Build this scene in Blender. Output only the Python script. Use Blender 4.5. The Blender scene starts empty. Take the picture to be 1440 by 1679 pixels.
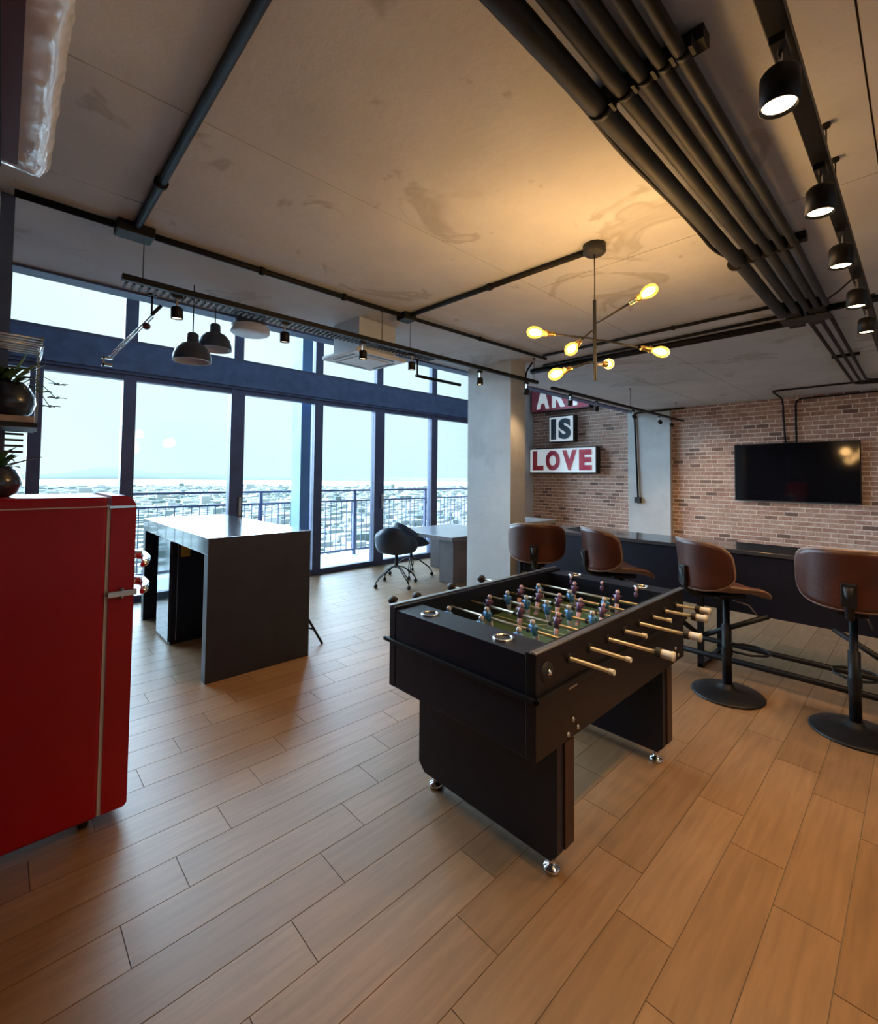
import bpy, math, random
from math import pi, sin, cos, radians as R
from mathutils import Vector, Matrix

# ------------------------------------------------------------------ camera, world, light, exposure
sc = bpy.context.scene
COL = sc.collection
ZC = 2.81      # underside of the slab
YW = 6.45      # window wall
YE = 3.97      # slab edge
XB = 9.05      # brick wall
XL = -0.30     # left wall
YB = -3.0      # wall behind

F_PX, YAW, PIT, ROL, PPX, PPY = 754.7, .8113, .0386, .0089, 720.0, 752.5
CAM = Vector((0, 0, 1.5))
cyw, syw, cp, sp, cr, sr = cos(YAW), sin(YAW), cos(PIT), sin(PIT), cos(ROL), sin(ROL)
Rw = Matrix(((syw, -cyw, 0), (0, 0, 1), (cyw, syw, 0)))
Pm = Matrix(((1, 0, 0), (0, cp, -sp), (0, sp, cp)))
Qm = Matrix(((cr, sr, 0), (-sr, cr, 0), (0, 0, 1)))
MC = Qm @ Pm @ Rw                      # rows: right, up, forward

def in_view(p):                        # only used to choose which repeats are built singly
    v = MC @ (Vector(p) - CAM)
    if v.z < .1: return None
    return PPX + F_PX * v.x / v.z, PPY - F_PX * v.y / v.z

cam_d = bpy.data.cameras.new('camera')
cam = bpy.data.objects.new('camera', cam_d); COL.objects.link(cam)
cam_d.sensor_fit = 'HORIZONTAL'; cam_d.sensor_width = 36
cam_d.lens = F_PX / 1440 * 36
cam_d.shift_x = 0; cam_d.shift_y = -(839.5 - PPY) / 1440
cam_d.clip_start = .05; cam_d.clip_end = 9000
rt, up, fw = MC[0], MC[1], MC[2]
cam.matrix_world = Matrix(((rt.x, up.x, -fw.x, 0), (rt.y, up.y, -fw.y, 0), (rt.z, up.z, -fw.z, CAM.z), (0, 0, 0, 1)))
sc.camera = cam

w = bpy.data.worlds.new('sky'); sc.world = w; w.use_nodes = True
nt = w.node_tree; nt.nodes.clear()
wo = nt.nodes.new('ShaderNodeOutputWorld'); bg = nt.nodes.new('ShaderNodeBackground')
tc = nt.nodes.new('ShaderNodeTexCoord'); ns = nt.nodes.new('ShaderNodeTexNoise'); rp = nt.nodes.new('ShaderNodeValToRGB')
ns.inputs['Scale'].default_value = 1.6; ns.inputs['Detail'].default_value = 3
rp.color_ramp.elements[0].position = .35; rp.color_ramp.elements[0].color = (.66, .90, 1.0, 1)
rp.color_ramp.elements[1].position = .68; rp.color_ramp.elements[1].color = (.86, .98, 1.0, 1)
nt.links.new(tc.outputs['Generated'], ns.inputs['Vector']); nt.links.new(ns.outputs['Fac'], rp.inputs['Fac'])
nt.links.new(rp.outputs['Color'], bg.inputs['Color']); bg.inputs['Strength'].default_value = 1.04
nt.links.new(bg.outputs['Background'], wo.inputs['Surface'])

def lamp(name, kind, loc, energy, color, parent=None, **kw):
    l = bpy.data.lights.new(name, kind); l.energy = energy; l.color = color
    for k, v in kw.items(): setattr(l, k, v)
    o = bpy.data.objects.new(name, l); COL.objects.link(o); o.location = loc
    if parent: o.parent = parent
    return o
# the bright overcast sky on the window side: one very soft sun
sun = lamp('overcast_sun', 'SUN', (3, 20, 20), 26.0, (.60, .79, 1.0), angle=R(100))
sun.rotation_euler = Vector((.38, -1.0, -.42)).to_track_quat('-Z', 'Y').to_euler()

sc.view_settings.view_transform = 'Standard'
sc.view_settings.look = 'None'
sc.view_settings.gamma = 1
sc.view_settings.use_curve_mapping = False
sc.view_settings.exposure = 0.25
try:
    sc.cycles.use_denoising = True
    sc.cycles.max_bounces = 10
    sc.cycles.diffuse_bounces = 5
    sc.cycles.transparent_max_bounces = 16
    sc.cycles.sample_clamp_indirect = 6
    sc.cycles.caustics_reflective = False; sc.cycles.caustics_refractive = False
except Exception: pass

SPOT_W = 40; SPOT_C = (1.0, .62, .30)
BULB_W = 5.8; BULB_C = (1.0, .56, .20)

# ------------------------------------------------------------------ materials
def mat(name, col, rough=.5, metal=0.0, var=.0, scale=8, bump=0.0, bscale=60, emit=None, estr=0, spec=.5, col2=None, coat=0, alpha=None):
    m = bpy.data.materials.new(name); m.use_nodes = True
    n, l = m.node_tree.nodes, m.node_tree.links
    b = n['Principled BSDF']
    b.inputs['Roughness'].default_value = rough; b.inputs['Metallic'].default_value = metal
    b.inputs['Specular IOR Level'].default_value = spec
    b.inputs['Coat Weight'].default_value = coat
    t = n.new('ShaderNodeTexCoord')
    x = n.new('ShaderNodeTexNoise'); x.inputs['Scale'].default_value = scale; x.inputs['Detail'].default_value = 4
    l.new(t.outputs['Object'], x.inputs['Vector'])
    r = n.new('ShaderNodeValToRGB')
    c2 = col2 or tuple(min(1, c * (1 + var)) for c in col)
    c1 = col if col2 else tuple(c * (1 - var) for c in col)
    r.color_ramp.elements[0].position = .35; r.color_ramp.elements[1].position = .65
    r.color_ramp.elements[0].color = (*c1, 1); r.color_ramp.elements[1].color = (*c2, 1)
    l.new(x.outputs['Fac'], r.inputs['Fac']); l.new(r.outputs['Color'], b.inputs['Base Color'])
    if bump:
        y = n.new('ShaderNodeTexNoise'); y.inputs['Scale'].default_value = bscale; y.inputs['Detail'].default_value = 3
        l.new(t.outputs['Object'], y.inputs['Vector'])
        u = n.new('ShaderNodeBump'); u.inputs['Strength'].default_value = bump; u.inputs['Distance'].default_value = .01
        l.new(y.outputs['Fac'], u.inputs['Height']); l.new(u.outputs['Normal'], b.inputs['Normal'])
    if emit:
        b.inputs['Emission Color'].default_value = (*emit, 1); b.inputs['Emission Strength'].default_value = estr
    if alpha is not None: b.inputs['Alpha'].default_value = alpha
    return m

def concrete(name, a, b_, stain=(.12, .10, .07), sc_=1.2, amount=.5):
    m = bpy.data.materials.new(name); m.use_nodes = True
    n, l = m.node_tree.nodes, m.node_tree.links; p = n['Principled BSDF']
    p.inputs['Roughness'].default_value = .75; p.inputs['Specular IOR Level'].default_value = .25
    g = n.new('ShaderNodeNewGeometry')
    def noise(s, d=5, rough=.6, dist=0):
        x = n.new('ShaderNodeTexNoise'); x.inputs['Scale'].default_value = s; x.inputs['Detail'].default_value = d
        x.inputs['Roughness'].default_value = rough; x.inputs['Distortion'].default_value = dist
        l.new(g.outputs['Position'], x.inputs['Vector']); return x
    def ramp(src, p0, c0, p1, c1):
        r = n.new('ShaderNodeValToRGB'); e = r.color_ramp.elements
        e[0].position, e[1].position = p0, p1; e[0].color = (*c0, 1); e[1].color = (*c1, 1)
        l.new(src, r.inputs['Fac']); return r
    base = ramp(noise(sc_, 6).outputs['Fac'], .35, a, .65, b_)
    # irregular dark water marks: a thin contour band of a distorted noise, and small pits
    k = noise(1.5, 4, .55, 1.2)
    band = n.new('ShaderNodeValToRGB'); e = band.color_ramp.elements
    e[0].position = .60; e[0].color = (0, 0, 0, 1); e[1].position = .72; e[1].color = (0, 0, 0, 1)
    q = e.new(.635); q.color = (1, 1, 1, 1)
    l.new(k.outputs['Fac'], band.inputs['Fac'])
    pit = ramp(noise(9, 3, .5).outputs['Fac'], .70, (0, 0, 0), .76, (1, 1, 1))
    add = n.new('ShaderNodeMath'); add.operation = 'MAXIMUM'
    l.new(band.outputs['Color'], add.inputs[0]); l.new(pit.outputs['Color'], add.inputs[1])
    mul = n.new('ShaderNodeMath'); mul.operation = 'MULTIPLY'; mul.inputs[1].default_value = amount
    l.new(add.outputs[0], mul.inputs[0])
    mx = n.new('ShaderNodeMixRGB'); mx.inputs['Color2'].default_value = (*stain, 1)
    l.new(mul.outputs[0], mx.inputs['Fac']); l.new(base.outputs['Color'], mx.inputs['Color1'])
    l.new(mx.outputs['Color'], p.inputs['Base Color'])
    bu = n.new('ShaderNodeBump'); bu.inputs['Strength'].default_value = .25; bu.inputs['Distance'].default_value = .01
    l.new(noise(25, 4).outputs['Fac'], bu.inputs['Height']); l.new(bu.outputs['Normal'], p.inputs['Normal'])
    return m

def rnd_node(n, l):
    oi = n.new('ShaderNodeObjectInfo'); ge = n.new('ShaderNodeNewGeometry')
    ad = n.new('ShaderNodeMath'); ad.operation = 'ADD'; fr = n.new('ShaderNodeMath'); fr.operation = 'FRACT'
    l.new(oi.outputs['Random'], ad.inputs[0]); l.new(ge.outputs['Random Per Island'], ad.inputs[1]); l.new(ad.outputs[0], fr.inputs[0])
    return fr, ge

def wood_tile():
    m = bpy.data.materials.new('wood_look_tile'); m.use_nodes = True
    n, l = m.node_tree.nodes, m.node_tree.links; p = n['Principled BSDF']
    fr, ge = rnd_node(n, l)
    r = n.new('ShaderNodeValToRGB'); e = r.color_ramp.elements
    e[0].position = 0; e[0].color = (.245, .142, .068, 1); e[1].position = 1; e[1].color = (.305, .184, .096, 1)
    q = e.new(.5); q.color = (.273, .161, .081, 1)
    l.new(fr.outputs[0], r.inputs['Fac'])
    mp = n.new('ShaderNodeMapping'); mp.inputs['Scale'].default_value = (1.3, 16, 1)
    vadd = n.new('ShaderNodeVectorMath'); vadd.operation = 'ADD'
    cb = n.new('ShaderNodeCombineXYZ'); ml = n.new('ShaderNodeMath'); ml.operation = 'MULTIPLY'; ml.inputs[1].default_value = 37
    l.new(fr.outputs[0], ml.inputs[0]); l.new(ml.outputs[0], cb.inputs['X'])
    l.new(ge.outputs['Position'], vadd.inputs[0]); l.new(cb.outputs[0], vadd.inputs[1]); l.new(vadd.outputs[0], mp.inputs['Vector'])
    x = n.new('ShaderNodeTexNoise'); x.inputs['Scale'].default_value = 2.4; x.inputs['Detail'].default_value = 6; x.inputs['Distortion'].default_value = .6
    l.new(mp.outputs[0], x.inputs['Vector'])
    g = n.new('ShaderNodeValToRGB'); g.color_ramp.elements[0].position = .3; g.color_ramp.elements[0].color = (.82, .81, .80, 1)
    g.color_ramp.elements[1].position = .7; g.color_ramp.elements[1].color = (1.12, 1.1, 1.08, 1)
    l.new(x.outputs['Fac'], g.inputs['Fac'])
    mx = n.new('ShaderNodeMixRGB'); mx.blend_type = 'MULTIPLY'; mx.inputs['Fac'].default_value = 1
    l.new(r.outputs['Color'], mx.inputs['Color1']); l.new(g.outputs['Color'], mx.inputs['Color2'])
    l.new(mx.outputs['Color'], p.inputs['Base Color'])
    p.inputs['Roughness'].default_value = .42; p.inputs['Specular IOR Level'].default_value = .55
    bu = n.new('ShaderNodeBump'); bu.inputs['Strength'].default_value = .10; bu.inputs['Distance'].default_value = .004
    l.new(x.outputs['Fac'], bu.inputs['Height']); l.new(bu.outputs['Normal'], p.inputs['Normal'])
    return m

def brick_mat():
    m = bpy.data.materials.new('old_brick'); m.use_nodes = True
    n, l = m.node_tree.nodes, m.node_tree.links; p = n['Principled BSDF']
    fr, ge = rnd_node(n, l)
    r = n.new('ShaderNodeValToRGB'); e = r.color_ramp.elements
    e[0].position = 0; e[0].color = (.16, .10, .08, 1); e[1].position = 1; e[1].color = (.52, .36, .29, 1)
    for ps, c in ((.07, (.20, .12, .095)), (.14, (.36, .21, .165)), (.45, (.42, .26, .205)), (.7, (.46, .30, .24)), (.9, (.42, .28, .23))):
        q = e.new(ps); q.color = (*c, 1)
    l.new(fr.outputs[0], r.inputs['Fac'])
    x = n.new('ShaderNodeTexNoise'); x.inputs['Scale'].default_value = 22; x.inputs['Detail'].default_value = 5
    l.new(ge.outputs['Position'], x.inputs['Vector'])
    g = n.new('ShaderNodeValToRGB'); g.color_ramp.elements[0].position = .35; g.color_ramp.elements[0].color = (.75, .74, .72, 1)
    g.color_ramp.elements[1].position = .7; g.color_ramp.elements[1].color = (1.2, 1.2, 1.2, 1)
    l.new(x.outputs['Fac'], g.inputs['Fac'])
    mx = n.new('ShaderNodeMixRGB'); mx.blend_type = 'MULTIPLY'; mx.inputs['Fac'].default_value = 1
    l.new(r.outputs['Color'], mx.inputs['Color1']); l.new(g.outputs['Color'], mx.inputs['Color2'])
    l.new(mx.outputs['Color'], p.inputs['Base Color']); p.inputs['Roughness'].default_value = .85
    bu = n.new('ShaderNodeBump'); bu.inputs['Strength'].default_value = .4; bu.inputs['Distance'].default_value = .01
    l.new(x.outputs['Fac'], bu.inputs['Height']); l.new(bu.outputs['Normal'], p.inputs['Normal'])
    return m

def glass_pane(tint=(.93, .99, 1.0)):
    m = bpy.data.materials.new('window_glass'); m.use_nodes = True
    n, l = m.node_tree.nodes, m.node_tree.links; n.clear()
    o = n.new('ShaderNodeOutputMaterial'); t = n.new('ShaderNodeBsdfTransparent'); g = n.new('ShaderNodeBsdfGlossy')
    t.inputs['Color'].default_value = (*tint, 1); g.inputs['Roughness'].default_value = .02
    f = n.new('ShaderNodeFresnel'); f.inputs['IOR'].default_value = 1.3; s = n.new('ShaderNodeMixShader')
    l.new(f.outputs[0], s.inputs['Fac']); l.new(t.outputs[0], s.inputs[1]); l.new(g.outputs[0], s.inputs[2]); l.new(s.outputs[0], o.inputs['Surface'])
    return m

def city_mat():
    m = bpy.data.materials.new('city_walls'); m.use_nodes = True
    n, l = m.node_tree.nodes, m.node_tree.links; p = n['Principled BSDF']
    fr, ge = rnd_node(n, l)
    r = n.new('ShaderNodeValToRGB'); e = r.color_ramp.elements
    e[0].color = (.16, .21, .21, 1); e[1].color = (.60, .60, .59, 1)
    for ps, c in ((.12, (.24, .29, .29)), (.35, (.40, .42, .42)), (.7, (.50, .52, .52))):
        q = e.new(ps); q.color = (*c, 1)
    l.new(fr.outputs[0], r.inputs['Fac']); l.new(r.outputs['Color'], p.inputs['Base Color']); p.inputs['Roughness'].default_value = .9
    return m

M = dict(
    ceil=concrete('cast_concrete_ceiling', (.53, .54, .56), (.65, .66, .68), (.24, .21, .18), 1.1, .40),
    wallc=concrete('smooth_concrete', (.44, .46, .47), (.54, .56, .57), (.3, .3, .3), 1.6, .2),
    plaster=mat('white_plaster', (.74, .73, .72), .8, var=.05),
    dark_wall=mat('dark_painted_wall', (.05, .052, .058), .7, var=.1),
    tile=wood_tile(), grout=mat('tile_grout', (.17, .135, .11), .85, var=.15),
    brick=brick_mat(), mortar=mat('pale_mortar', (.80, .72, .65), .9, var=.12, scale=30, bump=.3),
    alu=mat('navy_grey_aluminium', (.085, .095, .17), .45, .15, var=.1),
    alu2=mat('blue_grey_steel_beam', (.085, .125, .24), .5, .1, var=.15),
    glass=glass_pane(),
    black=mat('black_metal', (.009, .009, .011), .48, .1, var=.2, spec=.35),
    blackm=mat('matt_black_paint', (.016, .016, .018), .6, var=.2),
    laminate=mat('black_laminate', (.008, .010, .021), .40, var=.15, scale=20, spec=.35),
    laminate_b=mat('black_brown_laminate', (.009, .0068, .009), .42, var=.15, scale=20, spec=.35),
    woodedge=mat('dark_brown_edge', (.035, .014, .006), .5, var=.25, scale=14),
    chrome=mat('polished_chrome', (.75, .76, .78), .12, 1.0),
    steel=mat('brushed_steel', (.5, .5, .5), .3, 1.0, var=.1),
    brass=mat('aged_brass', (.62, .42, .14), .28, 1.0, var=.1),
    red=mat('glossy_red_enamel', (.40, .002, .008), .38, var=.05, scale=3, spec=.35, coat=.08),
    gasket=mat('pale_seal', (.65, .55, .53), .6),
    conduit=mat('black_conduit', (.010, .010, .013), .6, 0, var=.2, spec=.25),
    greypipe=mat('dark_grey_conduit', (.030, .032, .034), .6, .0, var=.3, scale=6, spec=.3),
    white=mat('white_plastic', (.72, .74, .77), .4, var=.03),
    film=mat('crinkled_clear_film', (.82, .86, .92), .25, var=.06, scale=14, bump=.25, bscale=20, coat=.5),
    redstripe=mat('dark_red_strip', (.10, .012, .010), .5),
    pot=mat('dark_blue_glazed_pot', (.020, .026, .045), .25, var=.25, scale=12, coat=.4),
    leaf=mat('green_leaf', (.035, .10, .03), .5, col2=(.13, .22, .08), scale=10),
    stem=mat('brown_stem', (.08, .06, .04), .8),
    boardwood=mat('pale_wood_board', (.42, .33, .27), .55, var=.2, scale=12),
    leather=mat('cognac_leather', (.060, .014, .006), .42, var=.25, scale=5, bump=.08, bscale=90),
    ply=mat('bent_plywood_edge', (.22, .14, .11), .5, var=.2, scale=20),
    seatpad=mat('brown_leather_seat', (.13, .05, .035), .45, var=.2, scale=7),
    shell=mat('blue_black_plastic_shell', (.022, .035, .065), .38, var=.15),
    desk=mat('grey_desk_laminate', (.16, .135, .14), .4, var=.08),
    desktop=mat('pale_grey_desktop', (.36, .38, .42), .22, var=.05),
    greycloth=mat('grey_tabletop', (.17, .17, .18), .5, var=.08),
    field=mat('green_playing_field', (.045, .11, .055), .55, col2=(.07, .15, .08), scale=3),
    line=mat('pale_field_line', (.45, .52, .42), .6),
    blue=mat('light_blue_player', (.12, .36, .75), .4), white2=mat('white_player', (.68, .68, .74), .4),
    purple=mat('dark_purple_player', (.15, .07, .17), .4), pink=mat('pink_player', (.66, .46, .55), .4),
    rod=mat('pale_brass_rod', (.55, .50, .38), .38, .7), grip=mat('ivory_grip', (.70, .66, .56), .45),
    screen=mat('glossy_tv_screen', (.004, .004, .006), .06, spec=.5),
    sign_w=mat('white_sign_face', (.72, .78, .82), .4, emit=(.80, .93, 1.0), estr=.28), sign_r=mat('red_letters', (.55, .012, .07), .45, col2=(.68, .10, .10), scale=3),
    sign_n=mat('navy_letters', (.012, .035, .06), .45), sign_p=mat('pink_red_sign_face', (.45, .03, .08), .45, col2=(.55, .17, .22), scale=4),
    spot_e=mat('warm_lamp_lens', (1, .8, .5), .3, emit=(1.0, .72, .40), estr=9),
    spot_off=mat('cool_lamp_lens', (.8, .8, .75), .3, emit=(1.0, .88, .72), estr=1.2),
    bulb=mat('amber_bulb_glass', (.8, .4, .05), .1, emit=(1.0, .46, .05), estr=1.3, alpha=.55),
    bulbcore=mat('hot_filament', (1, .9, .6), .2, emit=(1.0, .80, .38), estr=16),
    lampgrey=mat('blue_grey_enamel_shade', (.05, .065, .10), .4, var=.08), lampin=mat('pale_shade_rim', (.55, .60, .66), .5),
    yellow=mat('yellow_label', (.50, .36, .04), .6), balc=mat('pale_balcony_tile', (.50, .56, .62), .45, var=.08),
    extcol=mat('blue_grey_render', (.14, .24, .38), .6, col2=(.2, .31, .46), scale=2), city=city_mat(),  # extcol: concrete pillar, its blue shade is put into the colour
    ground=mat('pale_city_ground', (.26, .31, .30), .95, col2=(.50, .53, .52), scale=.03),
    hills=mat('far_hills', (.86, .92, .95), .95, var=.02, scale=.002),  # haze over the hills is put into this pale colour
    wine=mat('small_dark_red_head', (.10, .02, .03), .4),
)

# ------------------------------------------------------------------ mesh builder
class B:
    def __init__(s): s.v = []; s.f = []; s.sm = []
    def _add(s, vs, fs, smooth=False):
        k = len(s.v); s.v += [tuple(v) for v in vs]; s.f += [tuple(i + k for i in f) for f in fs]; s.sm += [smooth] * len(fs); return s
    def box(s, x0, x1, y0, y1, z0, z1, bev=0):
        if x0 > x1: x0, x1 = x1, x0
        if y0 > y1: y0, y1 = y1, y0
        if z0 > z1: z0, z1 = z1, z0
        if not bev:
            return s._add([(x0, y0, z0), (x1, y0, z0), (x1, y1, z0), (x0, y1, z0), (x0, y0, z1), (x1, y0, z1), (x1, y1, z1), (x0, y1, z1)],
                          [(3, 2, 1, 0), (4, 5, 6, 7), (0, 1, 5, 4), (1, 2, 6, 5), (2, 3, 7, 6), (3, 0, 4, 7)])
        import bmesh
        bm = bmesh.new(); bmesh.ops.create_cube(bm, size=1)
        for v in bm.verts:
            v.co = Vector(((x0 + x1) / 2 + v.co.x * (x1 - x0), (y0 + y1) / 2 + v.co.y * (y1 - y0), (z0 + z1) / 2 + v.co.z * (z1 - z0)))
        bmesh.ops.bevel(bm, geom=list(bm.edges), offset=bev, segments=2, profile=.6, affect='EDGES')
        bm.verts.index_update()
        s._add([v.co for v in bm.verts], [[v.index for v in f.verts] for f in bm.faces]); bm.free(); return s
    def tube(s, pts, r, seg=10, caps=True, closed=False):
        pts = [Vector(p) for p in pts]; n = len(pts); rs = r if isinstance(r, (list, tuple)) else [r] * n
        vs = []; prev = None
        for i, p in enumerate(pts):
            if closed: d = pts[(i + 1) % n] - pts[i - 1]
            else: d = (pts[min(i + 1, n - 1)] - pts[max(i - 1, 0)])
            d.normalize()
            if prev is None:
                a = Vector((0, 0, 1)) if abs(d.z) < .9 else Vector((1, 0, 0)); u = d.cross(a).normalized()
            else:
                u = prev - d * prev.dot(d)
                u = u.normalized() if u.length > 1e-6 else d.orthogonal().normalized()
            prev = u; q = d.cross(u)
            for k in range(seg):
                t = 2 * pi * k / seg; vs.append(p + (u * cos(t) + q * sin(t)) * rs[i])
        fs = []
        for i in range(n if closed else n - 1):
            j = (i + 1) % n
            for k in range(seg):
                k2 = (k + 1) % seg; fs.append((i * seg + k, i * seg + k2, j * seg + k2, j * seg + k))
        s._add(vs, fs, True)
        if caps and not closed:
            k = len(s.v) - len(vs)
            s.f += [tuple(k + i for i in range(seg))[::-1], tuple(k + (n - 1) * seg + i for i in range(seg))]; s.sm += [False, False]
        return s
    def lathe(s, prof, c=(0, 0, 0), seg=24, axis=(0, 0, 1), smooth=True, a0=0, a1=2 * pi):
        ax = Vector(axis).normalized(); u = ax.orthogonal().normalized() if abs(ax.z) < .999 else Vector((1, 0, 0)); q = ax.cross(u); c = Vector(c)
        full = abs(a1 - a0 - 2 * pi) < 1e-6; ns_ = seg if full else seg + 1
        vs = [c + ax * z + (u * cos(a0 + (a1 - a0) * k / seg) + q * sin(a0 + (a1 - a0) * k / seg)) * max(r, 1e-5) for r, z in prof for k in range(ns_)]
        fs = []
        for i in range(len(prof) - 1):
            for k in range(seg):
                k2 = (k + 1) % ns_
                fs.append((i * ns_ + k, i * ns_ + k2, (i + 1) * ns_ + k2, (i + 1) * ns_ + k))
        return s._add(vs, fs, smooth)
    def cyl(s, c, r, h, seg=20, axis=(0, 0, 1)):
        return s.lathe([(0, 0), (r, 0), (r, 0), (r, h), (r, h), (0, h)], c, seg, axis, False)
    def ball(s, c, r, seg=16, sc=(1, 1, 1)):
        vs = []; fs = []; n = seg // 2
        for i in range(n + 1):
            a = pi * i / n
            for k in range(seg):
                t = 2 * pi * k / seg; vs.append((c[0] + r * sc[0] * sin(a) * cos(t), c[1] + r * sc[1] * sin(a) * sin(t), c[2] + r * sc[2] * cos(a)))
        for i in range(n):
            for k in range(seg): fs.append((i * seg + k, (i + 1) * seg + k, (i + 1) * seg + (k + 1) % seg, i * seg + (k + 1) % seg))
        return s._add(vs, fs, True)
    def prism(s, poly, lo, hi, plane='xy'):
        n = len(poly)
        def P(a, b, h): return {'xy': (a, b, h), 'xz': (a, h, b), 'yz': (h, a, b)}[plane]
        vs = [P(a, b, lo) for a, b in poly] + [P(a, b, hi) for a, b in poly]
        return s._add(vs, [tuple(range(n))[::-1], tuple(range(n, 2 * n))] + [(i, (i + 1) % n, n + (i + 1) % n, n + i) for i in range(n)])

def world_off(o):
    v = Vector((0, 0, 0))
    while o is not None: v += o.location; o = o.parent
    return v

def obj(name, b, m, parent=None, world=True, mesh=None):
    if mesh is None:
        mesh = bpy.data.meshes.new(name)
        off = world_off(parent) if (parent and world) else Vector((0, 0, 0))
        mesh.from_pydata([(v[0] - off.x, v[1] - off.y, v[2] - off.z) for v in b.v], [], b.f)
        if any(b.sm): mesh.polygons.foreach_set('use_smooth', b.sm)
        mesh.materials.append(m if not isinstance(m, str) else M[m]); mesh.update()
    o = bpy.data.objects.new(name, mesh); COL.objects.link(o)
    if parent: o.parent = parent
    return o
def fixn(o):
    import bmesh
    bm = bmesh.new(); bm.from_mesh(o.data); bmesh.ops.recalc_face_normals(bm, faces=bm.faces); bm.to_mesh(o.data); bm.free(); return o
def tag(o, label, cat, group=None, kind=None):
    o['label'] = label
    if cat: o['category'] = cat
    if group: o['group'] = group
    if kind: o['kind'] = kind
    return o
def thing(name, label, cat, loc=(0, 0, 0), rz=0, group=None, kind=None):
    o = bpy.data.objects.new(name, None); COL.objects.link(o); o.location = loc; o.rotation_euler = (0, 0, rz); o.empty_display_size = .1
    return tag(o, label, cat, group, kind)
def struct(name, b, m, label, parent=None):
    o = obj(name, b, m, parent); o['kind'] = 'structure'
    if not parent: o['label'] = label
    return o
def dup(root, loc=None, rz=None, label=None):
    def rec(o, par):
        c = o.copy(); COL.objects.link(c)
        if par: c.parent = par
        for ch in list(o.children): rec(ch, c)
        return c
    r = rec(root, None)
    if loc is not None: r.location = loc
    if rz is not None: r.rotation_euler = (0, 0, rz)
    if label: r['label'] = label
    return r
def arc(c, r, a0, a1, n, f):
    return [f(c[0] + r * cos(a0 + (a1 - a0) * i / n), c[1] + r * sin(a0 + (a1 - a0) * i / n)) for i in range(n + 1)]

# ------------------------------------------------------------------ floor: base + wood-look tiles
fl = struct('floor', B().box(XL, XB, YB, YW, -.20, -.003), 'grout', 'wood-look plank tile floor laid towards the brick wall')
PW, PL = .184, .845
tile_mesh = None; cand = []; rest = B()
k0 = int((YB - 1.32) / PW) - 1; k1 = int((YW - 1.32) / PW) + 1
for k in range(k0, k1 + 1):
    ya, yb = 1.32 + PW * k + .0015, 1.32 + PW * (k + 1) - .0015
    if yb <= YB + .02 or ya >= YW - .02: continue
    x = (.758 + .211 * k) % PL - 2 * PL
    while x < XB:
        xa, xb = x + .0015, x + PL - .0015
        full = xa > XL and xb < XB and ya > YB and yb < YW
        cx_, cy_ = (xa + xb) / 2, (ya + yb) / 2
        vis = [in_view((px, cy_, 0)) for px in (xa, cx_, xb)]
        ok = any(v and -20 < v[0] < 1460 and -20 < v[1] < 1700 for v in vis)
        if full and ok: cand.append((math.hypot(cx_, cy_), cx_, cy_))
        else:
            a, b_, c, d = max(xa, XL + .001), min(xb, XB - .001), max(ya, YB + .001), min(yb, YW - .001)
            if b_ - a > .01 and d - c > .01: rest.box(a, b_, c, d, -.008, 0)
        x += PL
cand.sort()
hx, hy = PL / 2 - .0015, PW / 2 - .0015
tm = None
for i, (d_, cx_, cy_) in enumerate(cand):
    if i < 300:
        if tm is None:
            o = obj('floor_tile', B().box(-hx, hx, -hy, hy, -.008, 0), 'tile', fl, world=False); tm = o.data
        else: o = obj('floor_tile', None, None, fl, mesh=tm)
        o.location = (cx_, cy_, 0)
    else: rest.box(cx_ - hx, cx_ + hx, cy_ - hy, cy_ + hy, -.008, 0)
o = obj('floor_tiles_far', rest, 'tile', fl); o['kind'] = 'stuff'

# ------------------------------------------------------------------ ceiling slab with formwork joints, high bay roof, walls
ce = struct('ceiling', B().box(XL, XB, YB, YE - .02, ZC + .02, ZC + .30), 'grout', 'raw cast concrete ceiling slab')
ys = [YB, .10, 1.815, 2.58, YE]
xs = {0: [XL, 2.9, 6.1, XB], 1: [XL, 2.66, 5.6, XB], 2: [XL, 4.6, XB], 3: [XL, 3.4, 6.6, XB]}
for i in range(4):
    for j in range(len(xs[i]) - 1):
        g = .0028
        obj('slab_panel', B().box(xs[i][j] + g, xs[i][j + 1] - g, ys[i] + g, ys[i + 1] - g, ZC, ZC + .03), 'ceil', ce)
tb = struct('trim_1', B().box(XL, XB, YE, YE + .05, ZC - .015, ZC + .30).box(XL, XB, YE - .10, YE, ZC - .018, ZC - .001), 'alu2', 'dark steel edging along the end of the concrete slab')
struct('ceiling_1', B().box(XL, XB, YE + .05, YW + .12, 4.40, 4.60), 'ceil', 'higher concrete ceiling of the window bay')
struct('wall_upper', B().box(XL, XB, YE + .05, YE + .15, ZC + .30, 4.40), 'wallc', 'concrete upstand above the slab edge')
struct('wall_left', B().box(XL - .15, XL, YB, YW + .12, -.2, 4.6), 'dark_wall', 'dark wall on the left behind the fridge')
struct('wall_back', B().box(XL - .15, XB + .3, YB - .15, YB, -.2, ZC + .3), 'plaster', 'pale wall on the right out of frame')
wr = struct('wall_right', B().box(XB, XB + .25, YB, YW + .12, -.2, 4.6), 'mortar', 'brick wall with pale mortar joints')

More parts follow.
